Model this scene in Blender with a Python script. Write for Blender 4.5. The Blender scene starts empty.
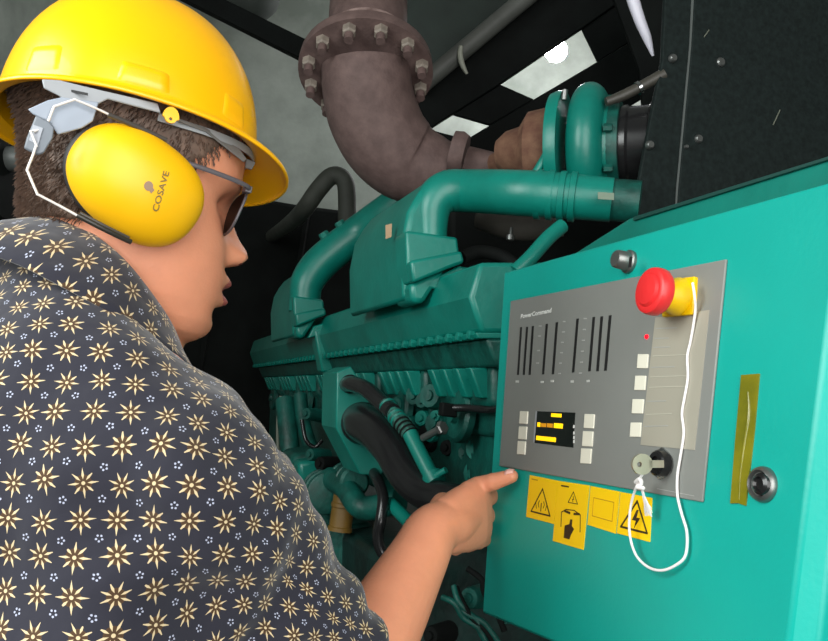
import bpy, bmesh, math, random
from mathutils import Vector, Matrix, noise
import numpy as np

# ------------------------------------------------------------------ camera
FPX = 800.0                      # focal length in pixels of the 828x641 frame
PITCH, ROLL, BOXYAW = 0.12778, 0.14103, 1.24398
CAM = Vector((0, 0, 1.45))
_r = Vector((1, 0, 0)); _u = Vector((0, -math.sin(PITCH), math.cos(PITCH)))
CF = Vector((0, math.cos(PITCH), math.sin(PITCH)))
CR = _r * math.cos(ROLL) + _u * math.sin(ROLL)
CD = -(_u * math.cos(ROLL) - _r * math.sin(ROLL))
scene = bpy.context.scene
col = scene.collection
cam = bpy.data.cameras.new('camera')
cam.sensor_fit = 'HORIZONTAL'; cam.sensor_width = 36.0; cam.lens = 36.0 * FPX / 828.0
cam.clip_start = 0.02; cam.clip_end = 60
camo = bpy.data.objects.new('camera', cam); col.objects.link(camo)
M = Matrix((CR, -CD, -CF)).transposed().to_4x4(); M.translation = CAM
camo.matrix_world = M
scene.camera = camo

# ------------------------------------------------------------------ light
scene.view_settings.view_transform = 'Standard'
scene.view_settings.look = 'None'
scene.view_settings.exposure = 0.0
scene.view_settings.gamma = 1.0
scene.view_settings.use_curve_mapping = False
world = bpy.data.worlds.new('world'); scene.world = world; world.use_nodes = True
bg = world.node_tree.nodes['Background']
bg.inputs[0].default_value = (0.80, 0.92, 1.0, 1); bg.inputs[1].default_value = 0.30

def area(name, loc, aim, sx, sy, power, color):
    l = bpy.data.lights.new(name, 'AREA'); l.shape = 'RECTANGLE'; l.size = sx; l.size_y = sy
    l.energy = power; l.color = color
    o = bpy.data.objects.new(name, l); col.objects.link(o)
    o.location = loc; o.rotation_euler = (Vector(aim) - Vector(loc)).to_track_quat('-Z', 'Y').to_euler()
    return o
area('daylight_through_doorway', (0.55, -1.38, 1.75), (0.1, 1.0, 1.35), 2.0, 2.3, 80, (1.0, 0.98, 0.95))
area('side_fill_light', (-1.45, -0.20, 2.0), (0.35, 0.85, 1.3), 1.2, 1.2, 46, (0.95, 1.0, 0.98))  # added fill light for the cabinet face, no lamp stands there

# ------------------------------------------------------------------ pixel helpers (authoring aid: pixel + real distance -> world point)
def ray(px, py): return CF + CR * ((px - 414.0) / FPX) + CD * ((py - 320.5) / FPX)
def P(px, py, Z): return CAM + ray(px, py) * Z
def hit(px, py, o, n):
    d = ray(px, py); return CAM + d * ((o - CAM).dot(n) / d.dot(n))
def camvec(x, y, z): return CR * x + CD * y + CF * z

UP = Vector((0, 0, 1))
BU = Vector((math.cos(BOXYAW), -math.sin(BOXYAW), 0))        # along the cabinet face, towards the camera / right
BN = Vector((-math.sin(BOXYAW), -math.cos(BOXYAW), 0))       # outward normal of the cabinet face
BO = P(414 + 101.34, 320.5 - 18.02, 1.0)                      # panel corner
def B(px, py, off=0.0): return hit(px, py, BO + BN * off, BN)
def EP(Z, ref=(430, 260)):                                    # plane square to the engine axis, at distance Z at pixel ref
    o = P(ref[0], ref[1], Z)
    return lambda px, py, back=0.0: hit(px, py, o - BU * back, BU)

# ------------------------------------------------------------------ materials
def srgb(r, g, b):
    f = lambda c: (c / 12.92 if c <= .04045 else ((c + .055) / 1.055) ** 2.4)
    return (f(r / 255), f(g / 255), f(b / 255), 1)
MATS = {}
def mat(name, color, rough=.5, metal=0.0, var=0.0, vscale=8.0, bump=0.0, bscale=60.0, coat=0.0, emit=None, estr=0.0, alpha=None, color2=None, sss=0.0, spec=.5):
    if name in MATS: return MATS[name]
    m = bpy.data.materials.new(name); m.use_nodes = True
    nt = m.node_tree; b = nt.nodes['Principled BSDF']
    b.inputs['Base Color'].default_value = color; b.inputs['Roughness'].default_value = rough; b.inputs['Metallic'].default_value = metal
    b.inputs['Coat Weight'].default_value = coat; b.inputs['Specular IOR Level'].default_value = spec
    if sss:
        b.inputs['Subsurface Weight'].default_value = sss; b.inputs['Subsurface Radius'].default_value = (.012, .005, .003); b.inputs['Subsurface Scale'].default_value = 1.0
    if emit: b.inputs['Emission Color'].default_value = emit; b.inputs['Emission Strength'].default_value = estr
    if alpha is not None: b.inputs['Alpha'].default_value = alpha
    tc = nt.nodes.new('ShaderNodeTexCoord')
    if var or color2:
        n = nt.nodes.new('ShaderNodeTexNoise'); n.inputs['Scale'].default_value = vscale; n.inputs['Detail'].default_value = 6; n.inputs['Roughness'].default_value = .6
        nt.links.new(tc.outputs['Object'], n.inputs['Vector'])
        r = nt.nodes.new('ShaderNodeValToRGB'); r.color_ramp.elements[0].position = .35; r.color_ramp.elements[1].position = .68
        c2 = color2 if color2 else tuple(c * (1 + var) for c in color[:3]) + (1,)
        c1 = color if color2 else tuple(c * (1 - var) for c in color[:3]) + (1,)
        r.color_ramp.elements[0].color = c1; r.color_ramp.elements[1].color = c2
        nt.links.new(n.outputs['Fac'], r.inputs['Fac']); nt.links.new(r.outputs['Color'], b.inputs['Base Color'])
    if bump:
        n2 = nt.nodes.new('ShaderNodeTexNoise'); n2.inputs['Scale'].default_value = bscale; n2.inputs['Detail'].default_value = 4
        nt.links.new(tc.outputs['Object'], n2.inputs['Vector'])
        bp = nt.nodes.new('ShaderNodeBump'); bp.inputs['Strength'].default_value = bump; bp.inputs['Distance'].default_value = .004
        nt.links.new(n2.outputs['Fac'], bp.inputs['Height']); nt.links.new(bp.outputs['Normal'], b.inputs['Normal'])
    MATS[name] = m; return m

TEAL = mat('cabinet_teal_paint', srgb(0, 160, 147), .42, var=.05, vscale=5, bump=.05, bscale=220)
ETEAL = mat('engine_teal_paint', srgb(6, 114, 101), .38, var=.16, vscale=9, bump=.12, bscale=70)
ETEALD = mat('engine_teal_dark_paint', srgb(3, 74, 65), .5, var=.45, vscale=22, bump=.35, bscale=90)  # darker, more mottled copy of the engine teal
PANEL = mat('grey_panel_film', srgb(126, 128, 124), .45, var=.03, vscale=12)
BLACK = mat('black_rubber', srgb(26, 26, 27), .24)
BLACKM = mat('black_painted_steel', srgb(10, 14, 13), .75, var=.3, vscale=14, bump=.1, spec=.15)
BLACKD = mat('flat_black_steel', srgb(15, 18, 17), .8, var=.35, vscale=6, spec=.15)
SLOT = mat('black_slot', (.006, .006, .006, 1), .6)
BUTTON = mat('ivory_button', srgb(224, 221, 204), .5)
YEL = mat('sticker_yellow', srgb(250, 204, 0), .45)
INK = mat('sticker_ink', srgb(52, 36, 10), .6)
INKF = mat('sticker_faded_ink', srgb(196, 148, 8), .6)
WHITE = mat('white_print', srgb(225, 226, 222), .6)
FAINT = mat('faint_print', srgb(160, 161, 157), .6)
CHROME = mat('chrome', srgb(180, 182, 184), .2, metal=1.0)
STEEL = mat('dull_steel', srgb(128, 130, 128), .38, metal=.85)
SCREEN = mat('display_glass', srgb(20, 26, 24), .15)
AMBER = mat('display_amber', srgb(255, 205, 20), .5, emit=srgb(255, 200, 0), estr=.9)
AMBERD = mat('display_amber_dim', srgb(190, 130, 20), .5, emit=srgb(200, 130, 10), estr=.6)
RED = mat('emergency_red', srgb(214, 40, 42), .38)
LEDM = mat('red_led', srgb(200, 10, 14), .4, emit=(1, .0, .015, 1), estr=2.2)
YELP = mat('yellow_plastic', srgb(240, 196, 0), .4)
HELM = mat('helmet_yellow', srgb(250, 182, 0), .32, coat=.15, var=.02)
CUPM = mat('ear_cup_yellow', srgb(246, 186, 0), .45)
RUSTP = mat('brown_exhaust_steel', srgb(84, 66, 63), .75, color2=srgb(104, 84, 80), vscale=26, bump=.25, bscale=160)
RUST = mat('rusty_iron', srgb(84, 52, 38), .85, color2=srgb(112, 82, 62), vscale=30, bump=.3)
GASK = mat('pale_gasket', srgb(150, 128, 122), .8, color2=srgb(96, 76, 72), vscale=40)
LABELM = mat('grey_label_film', srgb(158, 154, 140), .4, var=.03)
CORD = mat('white_cord', srgb(228, 224, 222), .7)
GREYP = mat('grey_plastic', srgb(104, 110, 118), .45)
LGREYP = mat('light_grey_plastic', srgb(158, 162, 166), .5)
BGREYP = mat('blue_grey_plastic', srgb(150, 160, 174), .5)
WIRE = mat('white_coated_wire', srgb(225, 220, 215), .4)
TAPE = mat('olive_tape', srgb(128, 122, 20), .22, color2=srgb(96, 98, 14), vscale=30, coat=.4)
ROD = mat('dark_rod', srgb(70, 66, 62), .4)

# ------------------------------------------------------------------ mesh helpers
def mesh_obj(name, bm, m, parent=None, smooth=None, bevel=0.0, seg=2, uv=None, recalc=True):
    if recalc: bmesh.ops.recalc_face_normals(bm, faces=bm.faces[:])
    me = bpy.data.meshes.new(name); bm.to_mesh(me); bm.free()
    for mm in (m if isinstance(m, (list, tuple)) else [m]): me.materials.append(mm)
    o = bpy.data.objects.new(name, me); col.objects.link(o)
    if smooth is not None:
        me.polygons.foreach_set('use_smooth', [True] * len(me.polygons))
        me.set_sharp_from_angle(angle=math.radians(smooth))
    if parent is not None:
        o.parent = parent
        if parent.type == 'EMPTY': o.matrix_parent_inverse = Matrix.Translation(-parent.location)
    if bevel:
        md = o.modifiers.new('bevel', 'BEVEL'); md.width = bevel; md.segments = seg; md.limit_method = 'ANGLE'; md.angle_limit = math.radians(40)
        if smooth is None:
            me.polygons.foreach_set('use_smooth', [True] * len(me.polygons)); me.set_sharp_from_angle(angle=math.radians(28))
    return o
def thing(name, loc, label, cat, group=None):
    o = bpy.data.objects.new(name, None); col.objects.link(o); o.location = loc
    o.empty_display_size = .05
    return tag(o, label, cat, group)
def tag(o, label, cat, group=None):
    o['label'] = label; o['category'] = cat
    if group: o['group'] = group
    return o
def struct(o): o['kind'] = 'structure'; return o

def prism(bm, pts, vec):
    a = [bm.verts.new(p) for p in pts]; b = [bm.verts.new(Vector(p) + vec) for p in pts]
    bm.faces.new(a); bm.faces.new(b[::-1])
    n = len(pts)
    for i in range(n): bm.faces.new((a[i], b[i], b[(i + 1) % n], a[(i + 1) % n]))
    return bm
def new(): return bmesh.new()
def pr(pts, vec): return prism(new(), pts, vec)
def box(bm, c, ax, ay, az):
    c = Vector(c)
    pts = [c + ax * i + ay * j - az for i, j in ((-1, -1), (1, -1), (1, 1), (-1, 1))]
    return prism(bm, pts, az * 2)
def frame(d):
    d = d.normalized(); a = Vector((0, 0, 1)) if abs(d.z) < .9 else Vector((1, 0, 0))
    x = d.cross(a).normalized(); return x, d.cross(x).normalized()
def lathe(bm, p, d, prof, seg=32, cap=True, ax=None):
    """prof = [(distance along d, radius)]"""
    d = d.normalized(); x, y = frame(d)
    if ax is not None: x = (ax - d * ax.dot(d)).normalized(); y = d.cross(x)
    rings = []
    for t, r in prof:
        if r <= 1e-6: rings.append([bm.verts.new(p + d * t)])
        else: rings.append([bm.verts.new(p + d * t + (x * math.cos(2 * math.pi * k / seg) + y * math.sin(2 * math.pi * k / seg)) * r) for k in range(seg)])
    for a, b in zip(rings, rings[1:]):
        for k in range(seg):
            k2 = (k + 1) % seg
            if len(a) == 1 and len(b) == 1: continue
            if len(a) == 1: bm.faces.new((a[0], b[k], b[k2]))
            elif len(b) == 1: bm.faces.new((a[k], a[k2], b[0]))
            else: bm.faces.new((a[k], a[k2], b[k2], b[k]))
    if cap:
        if len(rings[0]) > 1: bm.faces.new(rings[0][::-1])
        if len(rings[-1]) > 1: bm.faces.new(rings[-1])
    return bm
def cyl(bm, a, b, r, seg=20, r2=None):
    a, b = Vector(a), Vector(b)
    return lathe(bm, a, b - a, [(0, r), ((b - a).length, r if r2 is None else r2)], seg)
def catmull(pts, n):
    out = []; m = len(pts)
    for i in range(m - 1):
        p0 = pts[max(i - 1, 0)]; p1 = pts[i]; p2 = pts[i + 1]; p3 = pts[min(i + 2, m - 1)]
        for k in range(n):
            t = k / n
            out.append([.5 * ((2 * b) + (-a + c) * t + (2 * a - 5 * b + 4 * c - d) * t * t + (-a + 3 * b - 3 * c + d) * t ** 3) for a, b, c, d in zip(p0, p1, p2, p3)])
    out.append(list(pts[-1])); return out
def tube(bm, pts, rad, seg=16, sub=8, round_end=False, squash=None):
    """smooth tube through pts; rad a number or list; squash=(vector, factor) flattens the section along vector"""
    if not isinstance(rad, (list, tuple)): rad = [rad] * len(pts)
    q = catmull([tuple(p) + (r,) for p, r in zip(pts, rad)], sub) if sub > 1 else [tuple(p) + (r,) for p, r in zip(pts, rad)]
    pos = [Vector(a[:3]) for a in q]; rr = [a[3] for a in q]
    if round_end:
        d0 = (pos[0] - pos[1]).normalized(); d1 = (pos[-1] - pos[-2]).normalized(); r0, r1 = rr[0], rr[-1]
        pre = [(pos[0] + d0 * r0 * math.sin(a), r0 * math.cos(a)) for a in (1.35, 1.0, .6, .3)]
        post = [(pos[-1] + d1 * r1 * math.sin(a), r1 * math.cos(a)) for a in (.3, .6, 1.0, 1.35)]
        pos = [p for p, _ in pre] + pos + [p for p, _ in post]; rr = [r for _, r in pre] + rr + [r for _, r in post]
    x = None; rings = []
    for i, p in enumerate(pos):
        t = (pos[min(i + 1, len(pos) - 1)] - pos[max(i - 1, 0)]).normalized()
        if x is None: x, y = frame(t)
        else: x = (x - t * x.dot(t)).normalized(); y = t.cross(x)
        ring = []
        for k in range(seg):
            a = 2 * math.pi * k / seg; v = (x * math.cos(a) + y * math.sin(a)) * rr[i]
            if squash: v = v - squash[0] * (v.dot(squash[0]) * (1 - squash[1]))
            ring.append(bm.verts.new(p + v))
        rings.append(ring)
    for a, b in zip(rings, rings[1:]):
        for k in range(seg): bm.faces.new((a[k], a[(k + 1) % seg], b[(k + 1) % seg], b[k]))
    bm.faces.new(rings[0][::-1]); bm.faces.new(rings[-1]); return bm
def sphere(bm, c, r, seg=16, ax=None):
    return lathe(bm, Vector(c), ax or UP, [(-r * math.cos(math.pi * k / 10), r * math.sin(math.pi * k / 10)) for k in range(11)], seg, cap=False)
def hexbolt(bm, p, d, r, h): return lathe(bm, p, d, [(0, r), (h * .8, r), (h, r * .82)], 6)
def text_bm(s, size, fn, bold=.012):
    """flat lettering: built-in font outline -> mesh, mapped through fn(x, y)"""
    cu = bpy.data.curves.new('lettering', 'FONT'); cu.body = s; cu.size = size; cu.resolution_u = 3; cu.offset = bold
    o = bpy.data.objects.new('lettering', cu); col.objects.link(o)
    dg = bpy.context.evaluated_depsgraph_get(); me = bpy.data.meshes.new_from_object(o.evaluated_get(dg))
    bpy.data.objects.remove(o); bpy.data.curves.remove(cu)
    xs = [v.co.x for v in me.vertices]; x0, x1 = min(xs), max(xs)
    bm = new(); bm.from_mesh(me); bpy.data.meshes.remove(me)
    for v in bm.verts: v.co = fn((v.co.x - x0) / (x1 - x0), v.co.y / (x1 - x0))
    return bm
# ------------------------------------------------------------------ the room
def slab(name, c, h, m): return struct(mesh_obj(name, box(new(), c, Vector((h[0], 0, 0)), Vector((0, h[1], 0)), Vector((0, 0, h[2]))), m))
WALLM = mat('stained_concrete_wall', srgb(122, 130, 122), .9, color2=srgb(172, 179, 171), vscale=1.7, bump=.3, bscale=30)
FLOORM = mat('dark_concrete_floor', srgb(62, 66, 62), .8, var=.3, vscale=4)
CEILM = mat('grey_ceiling', srgb(150, 155, 150), .9, var=.1, vscale=2)
slab('floor', (0.4, 1.2, -.05), (3.4, 3.7, .05), FLOORM)
slab('ceiling', (0.4, 1.2, 4.25), (3.4, 3.7, .05), CEILM)
slab('wall_back', (0.4, 4.95, 2.1), (3.4, .05, 2.1), WALLM)
slab('wall_left', (-2.55, 1.2, 2.1), (.05, 3.7, 2.1), WALLM)
slab('wall_right', (3.85, 1.2, 2.1), (.05, 3.7, 2.1), WALLM)
for i, (x0, x1, z0, z1) in enumerate(((-2.5, -.75, 0, 4.2), (1.9, 3.8, 0, 4.2), (-.75, 1.9, 3.0, 4.2))):
    o = slab('wall_rear' if i == 0 else 'wall_rear.%03d' % i, ((x0 + x1) / 2, -1.55, (z0 + z1) / 2), ((x1 - x0) / 2, .05, (z1 - z0) / 2), WALLM)

# ------------------------------------------------------------------ lamp hanging at the back wall
LP = P(556, 51, 4.3)
lamp = thing('pendant_lamp', LP, 'small glowing white lamp bulb hanging near the ceiling, seen through the black steel frame', 'lamp')
BULB = mat('glowing_bulb', (1, 1, 1, 1), .3, emit=(1, .98, 1, 1), estr=420)
b_ = mesh_obj('bulb', sphere(new(), LP, .06), BULB, lamp, 60)
mesh_obj('socket', lathe(new(), LP + UP * .035, UP, [(0, .024), (.02, .03), (.07, .026), (.08, .01)], 20), mat('lamp_socket', srgb(200, 200, 198), .5), lamp, 40)
mesh_obj('cable', cyl(new(), LP + UP * .11, Vector((LP.x, LP.y, 4.2)), .006, 8), BLACK, lamp, 60)

# ------------------------------------------------------------------ black steel ladder frame under the ceiling
def camprism(name, poly, Z, depth, m, parent, bevel=.004):
    return mesh_obj(name, pr([P(x, y, Z) for x, y in poly], CF * depth), m, parent, bevel=bevel)
fr = thing('ceiling_truss', P(520, 110, 2.75), 'black steel ladder truss slanting overhead with two bright parallelogram gaps', 'truss')
camprism('rail', [(398, 148), (427, 130), (457, 111), (495, 87), (585, 26), (652, -22), (560, -40), (415, 92)], 2.7, .03, BLACKM, fr)
camprism('rail', [(438, 158), (465, 140), (495, 122), (529, 102), (600, 60), (690, 6), (700, 62), (560, 150), (470, 196)], 2.7, .03, BLACKM, fr)
camprism('rung', [(452, 114), (500, 84), (534, 99), (490, 125)], 2.72, .02, BLACKM, fr)
camprism('rung', [(582, 28), (598, 61), (700, 0), (660, -25)], 2.72, .02, BLACKM, fr)
camprism('rung', [(390, 152), (428, 129), (467, 139), (430, 162)], 2.72, .02, BLACKM, fr)
cdp = thing('conduit_pipe', P(475, 40, 2.6), 'dark grey slanting conduit pipe with a pale clamp ring, right of the brown flange', 'pipe')
mesh_obj('pipe', cyl(new(), P(418, 88, 2.62), P(545, -18, 2.62), .030, 20), mat('grey_conduit', srgb(78, 80, 76), .6, var=.2), cdp, 50)
mesh_obj('clamp', tube(new(), [P(x, y, 2.58) for x, y in ((461, 46), (460, 54), (462, 64), (467, 74))], [.007, .009, .009, .005], 8, 4), mat('pale_clamp', srgb(150, 152, 140), .6), cdp, 50)
dk = mesh_obj('sheet_panel', pr([P(x, y, 3.0) for x, y in ((392, -30), (575, -30), (430, 92), (392, 120))], CF * .02), mat('dark_green_sheet', srgb(34, 46, 41), .7, var=.3, vscale=5), None, bevel=.003)
tag(dk, 'dark green black sheet panel behind the slanting conduit pipe', 'panel')
bar = mesh_obj('steel_bar', pr([P(x, y, 3.2) for x, y in ((150, -18), (182, -22), (312, 42), (308, 62))], CF * .06), BLACKM, None, bevel=.004)
tag(bar, 'black steel bar slanting behind the top of the hard hat to the flange', 'bar')

du = mesh_obj('duct_end', tube(new(), [P(150, -45, 3.7), P(205, -22, 3.65), P(252, -6, 3.6)], [.13, .135, .125], 28, 5, round_end=True), mat('dark_grey_duct', srgb(58, 64, 60), .8, var=.2, vscale=5), None, 60)
tag(du, 'dark grey rounded duct end above the slanting bar at the top edge', 'duct')
# ------------------------------------------------------------------ brown exhaust pipe
ZX = 2.05
ex = thing('exhaust_pipe', P(368, 58, ZX), 'large brown exhaust elbow pipe with a bolted round flange', 'pipe')
def xpt(px, py, dz=0): return P(px, py, ZX + dz)
rpx = lambda r, Z=ZX: r * Z / FPX
fl_ax = camvec(.0, .87, -.50).normalized()          # axis at the flange: downwards, leaning away so the underside shows
fc = xpt(366, 68)
el_pts = [fc, xpt(367, 86, .0), xpt(373, 114, .02), xpt(388, 143, .04), xpt(412, 163, .06), xpt(443, 170, .05), xpt(474, 166, .02), xpt(500, 166, 0)]
mesh_obj('elbow', tube(new(), el_pts, [rpx(r) for r in (45, 45, 46, 45, 42, 33, 19, 12)], 40, 8), RUSTP, ex, 50)
mesh_obj('riser', cyl(new(), fc - fl_ax * .02, fc - fl_ax * .62, rpx(41), 40), RUSTP, ex, 50)
mesh_obj('flange', lathe(new(), fc - fl_ax * .012, fl_ax, [(0, rpx(46)), (0, rpx(66)), (.02, rpx(67)), (.032, rpx(67)), (.034, rpx(46))], 48), RUSTP, ex, 35)
mesh_obj('flange', lathe(new(), fc - fl_ax * .085, fl_ax, [(0, rpx(41)), (0, rpx(46)), (.03, rpx(47)), (.034, rpx(41))], 48), GASK, ex, 35)
mesh_obj('gasket', lathe(new(), fc - fl_ax * .022, fl_ax, [(0, rpx(42)), (0, rpx(62)), (.009, rpx(62)), (.009, rpx(42))], 48), GASK, ex, 35)
fx = camvec(1, 0, 0); fx = (fx - fl_ax * fx.dot(fl_ax)).normalized(); fy = fl_ax.cross(fx)
BOLTM = mat('dull_flange_bolt', srgb(128, 118, 108), .6, var=.2, vscale=40)
for k in range(12):
    a = 2 * math.pi * (k + .42) / 12
    p = fc + (fx * math.cos(a) + fy * math.sin(a)) * rpx(57) + fl_ax * .02
    bb = mesh_obj('bolt', hexbolt(new(), p, fl_ax, rpx(7), rpx(9)), BOLTM, ex, 30)
    mesh_obj('shank', cyl(new(), p, p + fl_ax * rpx(17), rpx(4.5), 12), RUSTP, bb, 40)
mesh_obj('collar', lathe(new(), xpt(452, 152, -.02), camvec(1, .25, -.15), [(0, rpx(10)), (0, rpx(21)), (rpx(8), rpx(22)), (rpx(14), rpx(19)), (rpx(14), rpx(10))], 28), RUSTP, ex, 40)
# dark bent pipe far behind the elbow
bp = mesh_obj('bent_pipe', tube(new(), [P(x, y, z) for x, y, z in ((272, 236, 4.37), (284, 228, 3.8), (302, 212, 3.2), (318, 190, 3.1), (332, 176, 3.1), (344, 180, 3.1), (347, 200, 3.1), (346, 250, 3.1))], .035, 16, 6), mat('sooty_pipe', srgb(58, 60, 54), .7, var=.3), None, 50)
tag(bp, 'sooty dark pipe bent over in a hook left of the brown exhaust elbow', 'pipe')

# ------------------------------------------------------------------ black machine behind the man's face, and black drum at the left edge
mc = thing('machine_housing', Vector((P(290, 400, 4.5).x, P(290, 400, 4.5).y, 0)), 'tall black machine housing in shadow behind the man and the hard hat peak', 'machine')
top = [P(195, 190, 4.42), P(258, 198, 4.42), P(300, 205, 4.42), P(388, 216, 4.42)]
poly = top + [Vector((top[-1].x, top[-1].y, .02)), Vector((top[0].x, top[0].y, .02))]
mesh_obj('body', pr(poly, CF * .22), BLACKD, mc, bevel=.02)
for i in range(2):
    x = 225 + i * 80
    a = P(x, 205 + i * 2, 4.38); c_ = Vector((a.x, a.y, .9))
    mesh_obj('rib', pr([a, a + CR * .03, c_ + CR * .03, c_], CF * .05), BLACKD, mc, bevel=.004)
dr = thing('black_drum', Vector((P(6, 180, 1.9).x, P(6, 180, 1.9).y, 0)), "black equipment drum at the left edge behind the man's neck", 'drum')
dc = P(0, 178, 1.9)
mesh_obj('drum', lathe(new(), dc - CR * .25, CR, [(0, .0), (0, .135), (.22, .135), (.25, .12), (.27, .10), (.275, 0)], 36), BLACKD, dr, 35)
mesh_obj('cap', lathe(new(), dc - CR * .04 - CD * .045, CR, [(0, .03), (.09, .03), (.095, .026), (.096, 0)], 20), mat('drum_cap', srgb(80, 84, 82), .4), dr, 35)
mesh_obj('stand', box(new(), Vector((dc.x - .12, dc.y, (dc.z - .1) / 2)), Vector((.05, 0, 0)), Vector((0, .05, 0)), Vector((0, 0, (dc.z - .08) / 2))), BLACKD, dr, bevel=.005)

# ------------------------------------------------------------------ control cabinet
fl = B(483, 612); 
cab = thing('control_cabinet', Vector((B(640, 450, -.15).x, B(640, 450, -.15).y, 0)), 'teal generator control cabinet with a grey instrument panel on its face', 'cabinet')
TL, BL = B(504, 272), B(482, 613); TR, BR = B(846, 177), B(776, 735)
DEP = .30; ch = .013
def cabsec(l, r): return [l, r, r + BU * ch - BN * ch, r + BU * ch - BN * DEP, l - BN * DEP]
bm = new(); A_ = [bm.verts.new(p) for p in cabsec(TL, TR)]; C_ = [bm.verts.new(p) for p in cabsec(BL, BR)]
bm.faces.new(A_); bm.faces.new(C_[::-1])
for i in range(5): bm.faces.new((A_[i], C_[i], C_[(i + 1) % 5], A_[(i + 1) % 5]))
mesh_obj('body', bm, TEAL, cab, bevel=.003)
mesh_obj('top_cover', pr([B(x, y, -.035) for x, y in ((560, 262), (629, 218), (640, 214), (858, 146), (858, 200), (640, 250))], -BN * .2), ETEAL, cab, bevel=.003)  # darker teal than the body stands in for shade on the cover
mesh_obj('top_edge', pr([B(x, y, -.032) for x, y in ((633, 217), (852, 149), (852, 152), (633, 220.5))], -BN * .004), mat('dark_seal', srgb(10, 60, 54), .5), cab)
cb = (BL + BR) / 2 - BN * .16
for s in (-.13, .13):
    q = cb + BU * s
    mesh_obj('stand_leg', box(new(), Vector((q.x, q.y, (q.z + .03) / 2)), BU * .025, BN * .025, UP * (q.z + .03) / 2), BLACKM, cab, bevel=.003)

def bplate(name, px, off, th, m, parent, bevel=0.0): return mesh_obj(name, pr([B(x, y, off) for x, y in px], -BN * th), m, parent, bevel=bevel)
pan = bplate('instrument_panel', [(510.5, 301), (726, 259), (702, 502), (499, 466)], .0022, .0022, PANEL, cab, .0008)
pan['label'] = 'grey instrument panel with slots, buttons and display'
O = .0022
SL = [((521, 327.2), (517.9, 375)), ((527, 327), (523.6, 375)), ((532.8, 326.2), (529.5, 375)), ((546.7, 324), (543, 374.4)), ((556.8, 322.4), (552.8, 374.4)),
      ((577.5, 318.8), (573, 372.5)), ((593.7, 317.1), (589.3, 371.4)), ((601.7, 316.5), (597.3, 371.4)), ((610.1, 315.4), (605.3, 370.8))]
for i, ((x0, y0), (x1, y1)) in enumerate(SL):
    w = .95 + .05 * i
    mesh_obj('bar_slot', pr([B(x, y, O + .0003) for x, y in ((x0 - w, y0), (x0 + w, y0 - .3), (x1 + w, y1 - .2), (x1 - w, y1))], -BN * .0012), SLOT, pan)
mk = new()
def tick(x, y, w=1.0, h=.7): prism(mk, [B(x + a * w, y + b * h, O + .0003) for a, b in ((-1, -1), (1, -1.1), (1, 1), (-1, 1.1))], -BN * .0006)
for y in (326, 336, 350.5, 363): tick(540 - (y - 325) * .07, y, 1.3, .6)
for k in range(6): tick(564 - k * .95, 321.5 + k * 10.4, 1.2, .6)
for k in range(6): tick(585 - k * .95, 318.5 + k * 10.9, 1.4, .6)
mesh_obj('scale_marks', mk, FAINT, pan)['kind'] = 'stuff'
mk = new()
for x, y in ((517, 381.5), (542, 382), (552, 381), (572, 381.5), (588, 381)): tick(x, y, 1.5, 1.0)
mesh_obj('scale_symbols', mk, mat('dim_print', srgb(188, 189, 184), .6), pan)['kind'] = 'stuff'
def btext(s, p0, p1, m, name, parent, off=O + .0004, hscale=1.0, bold=.012):
    a, b = B(*p0, off), B(*p1, off); d = b - a
    up = (UP - d.normalized() * UP.dot(d.normalized())).normalized() * d.length * hscale
    return mesh_obj(name, text_bm(s, 1.0, lambda x, y: a + d * x + up * y, bold), m, parent, recalc=False)
btext('PowerCommand', (520.6, 318.4), (551.2, 312.2), WHITE, 'lettering', pan, hscale=.66, bold=.035)
def quad(x0, y0, x1, y1, sk=-.07, sl=.0):
    f = lambda x, y: (x + sk * (y - y0), y + sl * (x - x0))
    return [f(x0, y0), f(x1, y0), f(x1, y1), f(x0, y1)]
for q in ((519.8, 411, 527.6, 423.6), (518.8, 426.2, 526.6, 439), (517.6, 441, 525.4, 454.2)):
    bplate('button', quad(*q, sl=.05), O + .0012, .0014, BUTTON, pan, .0004)
for q in ((584.4, 413.8, 594.2, 428), (582.8, 431, 592.8, 446), (581, 448.2, 591.2, 463.2)):
    bplate('button', quad(*q, sl=.05), O + .0012, .0014, BUTTON, pan, .0004)
for q in ((637.6, 354, 648, 368.2), (635, 375.6, 645.6, 390), (632.4, 399, 643.4, 413.4), (630.4, 422.4, 641, 436.8)):
    bplate('button', quad(*q, sl=.01), O + .0012, .0014, BUTTON, pan, .0004)
dis = bplate('display', [(537, 411.2), (575, 412.6), (573, 447.6), (534.4, 442.8)], O + .0005, .0007, SCREEN, pan)
bplate('display_edge', [(535.6, 411), (537, 411.2), (534.4, 442.8), (533, 442.4)], O + .0006, .0007, LGREYP, dis)
D_ = O + .0008
bplate('text_block', [(551.2, 413.2), (561.4, 413.8), (561.2, 417.4), (551, 416.8)], D_, .0003, AMBER, dis)
bplate('text_block', [(537.4, 422.2), (540.2, 422.5), (540, 427), (537.2, 426.6)], D_, .0003, AMBER, dis)
bplate('text_block', [(541, 423), (546, 423.4), (545.8, 427.2), (540.8, 426.8)], D_, .0003, AMBERD, dis)
bplate('text_block', [(547, 423.2), (552.6, 423.7), (552.3, 427.7), (546.8, 427.2)], D_, .0003, AMBERD, dis)
bplate('text_block', [(554, 423), (562.8, 423.7), (562.4, 428.6), (553.6, 427.8)], D_, .0003, AMBER, dis)
bplate('text_block', [(536.3, 435.6), (555.8, 437.6), (555.4, 442.1), (536, 439.9)], D_, .0003, AMBER, dis)
for y in (426.5, 433, 437.5, 441.5): bplate('edge_mark', [(573.2, y - 1.6), (574.6, y - 1.5), (574.4, y + 1.6), (573, y + 1.5)], D_, .0003, WHITE, dis)
lab = bplate('text_label', [(655.3, 317.6), (709, 310), (694.3, 450), (640.4, 445)], O + .0006, .0008, LABELM, pan)
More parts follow.
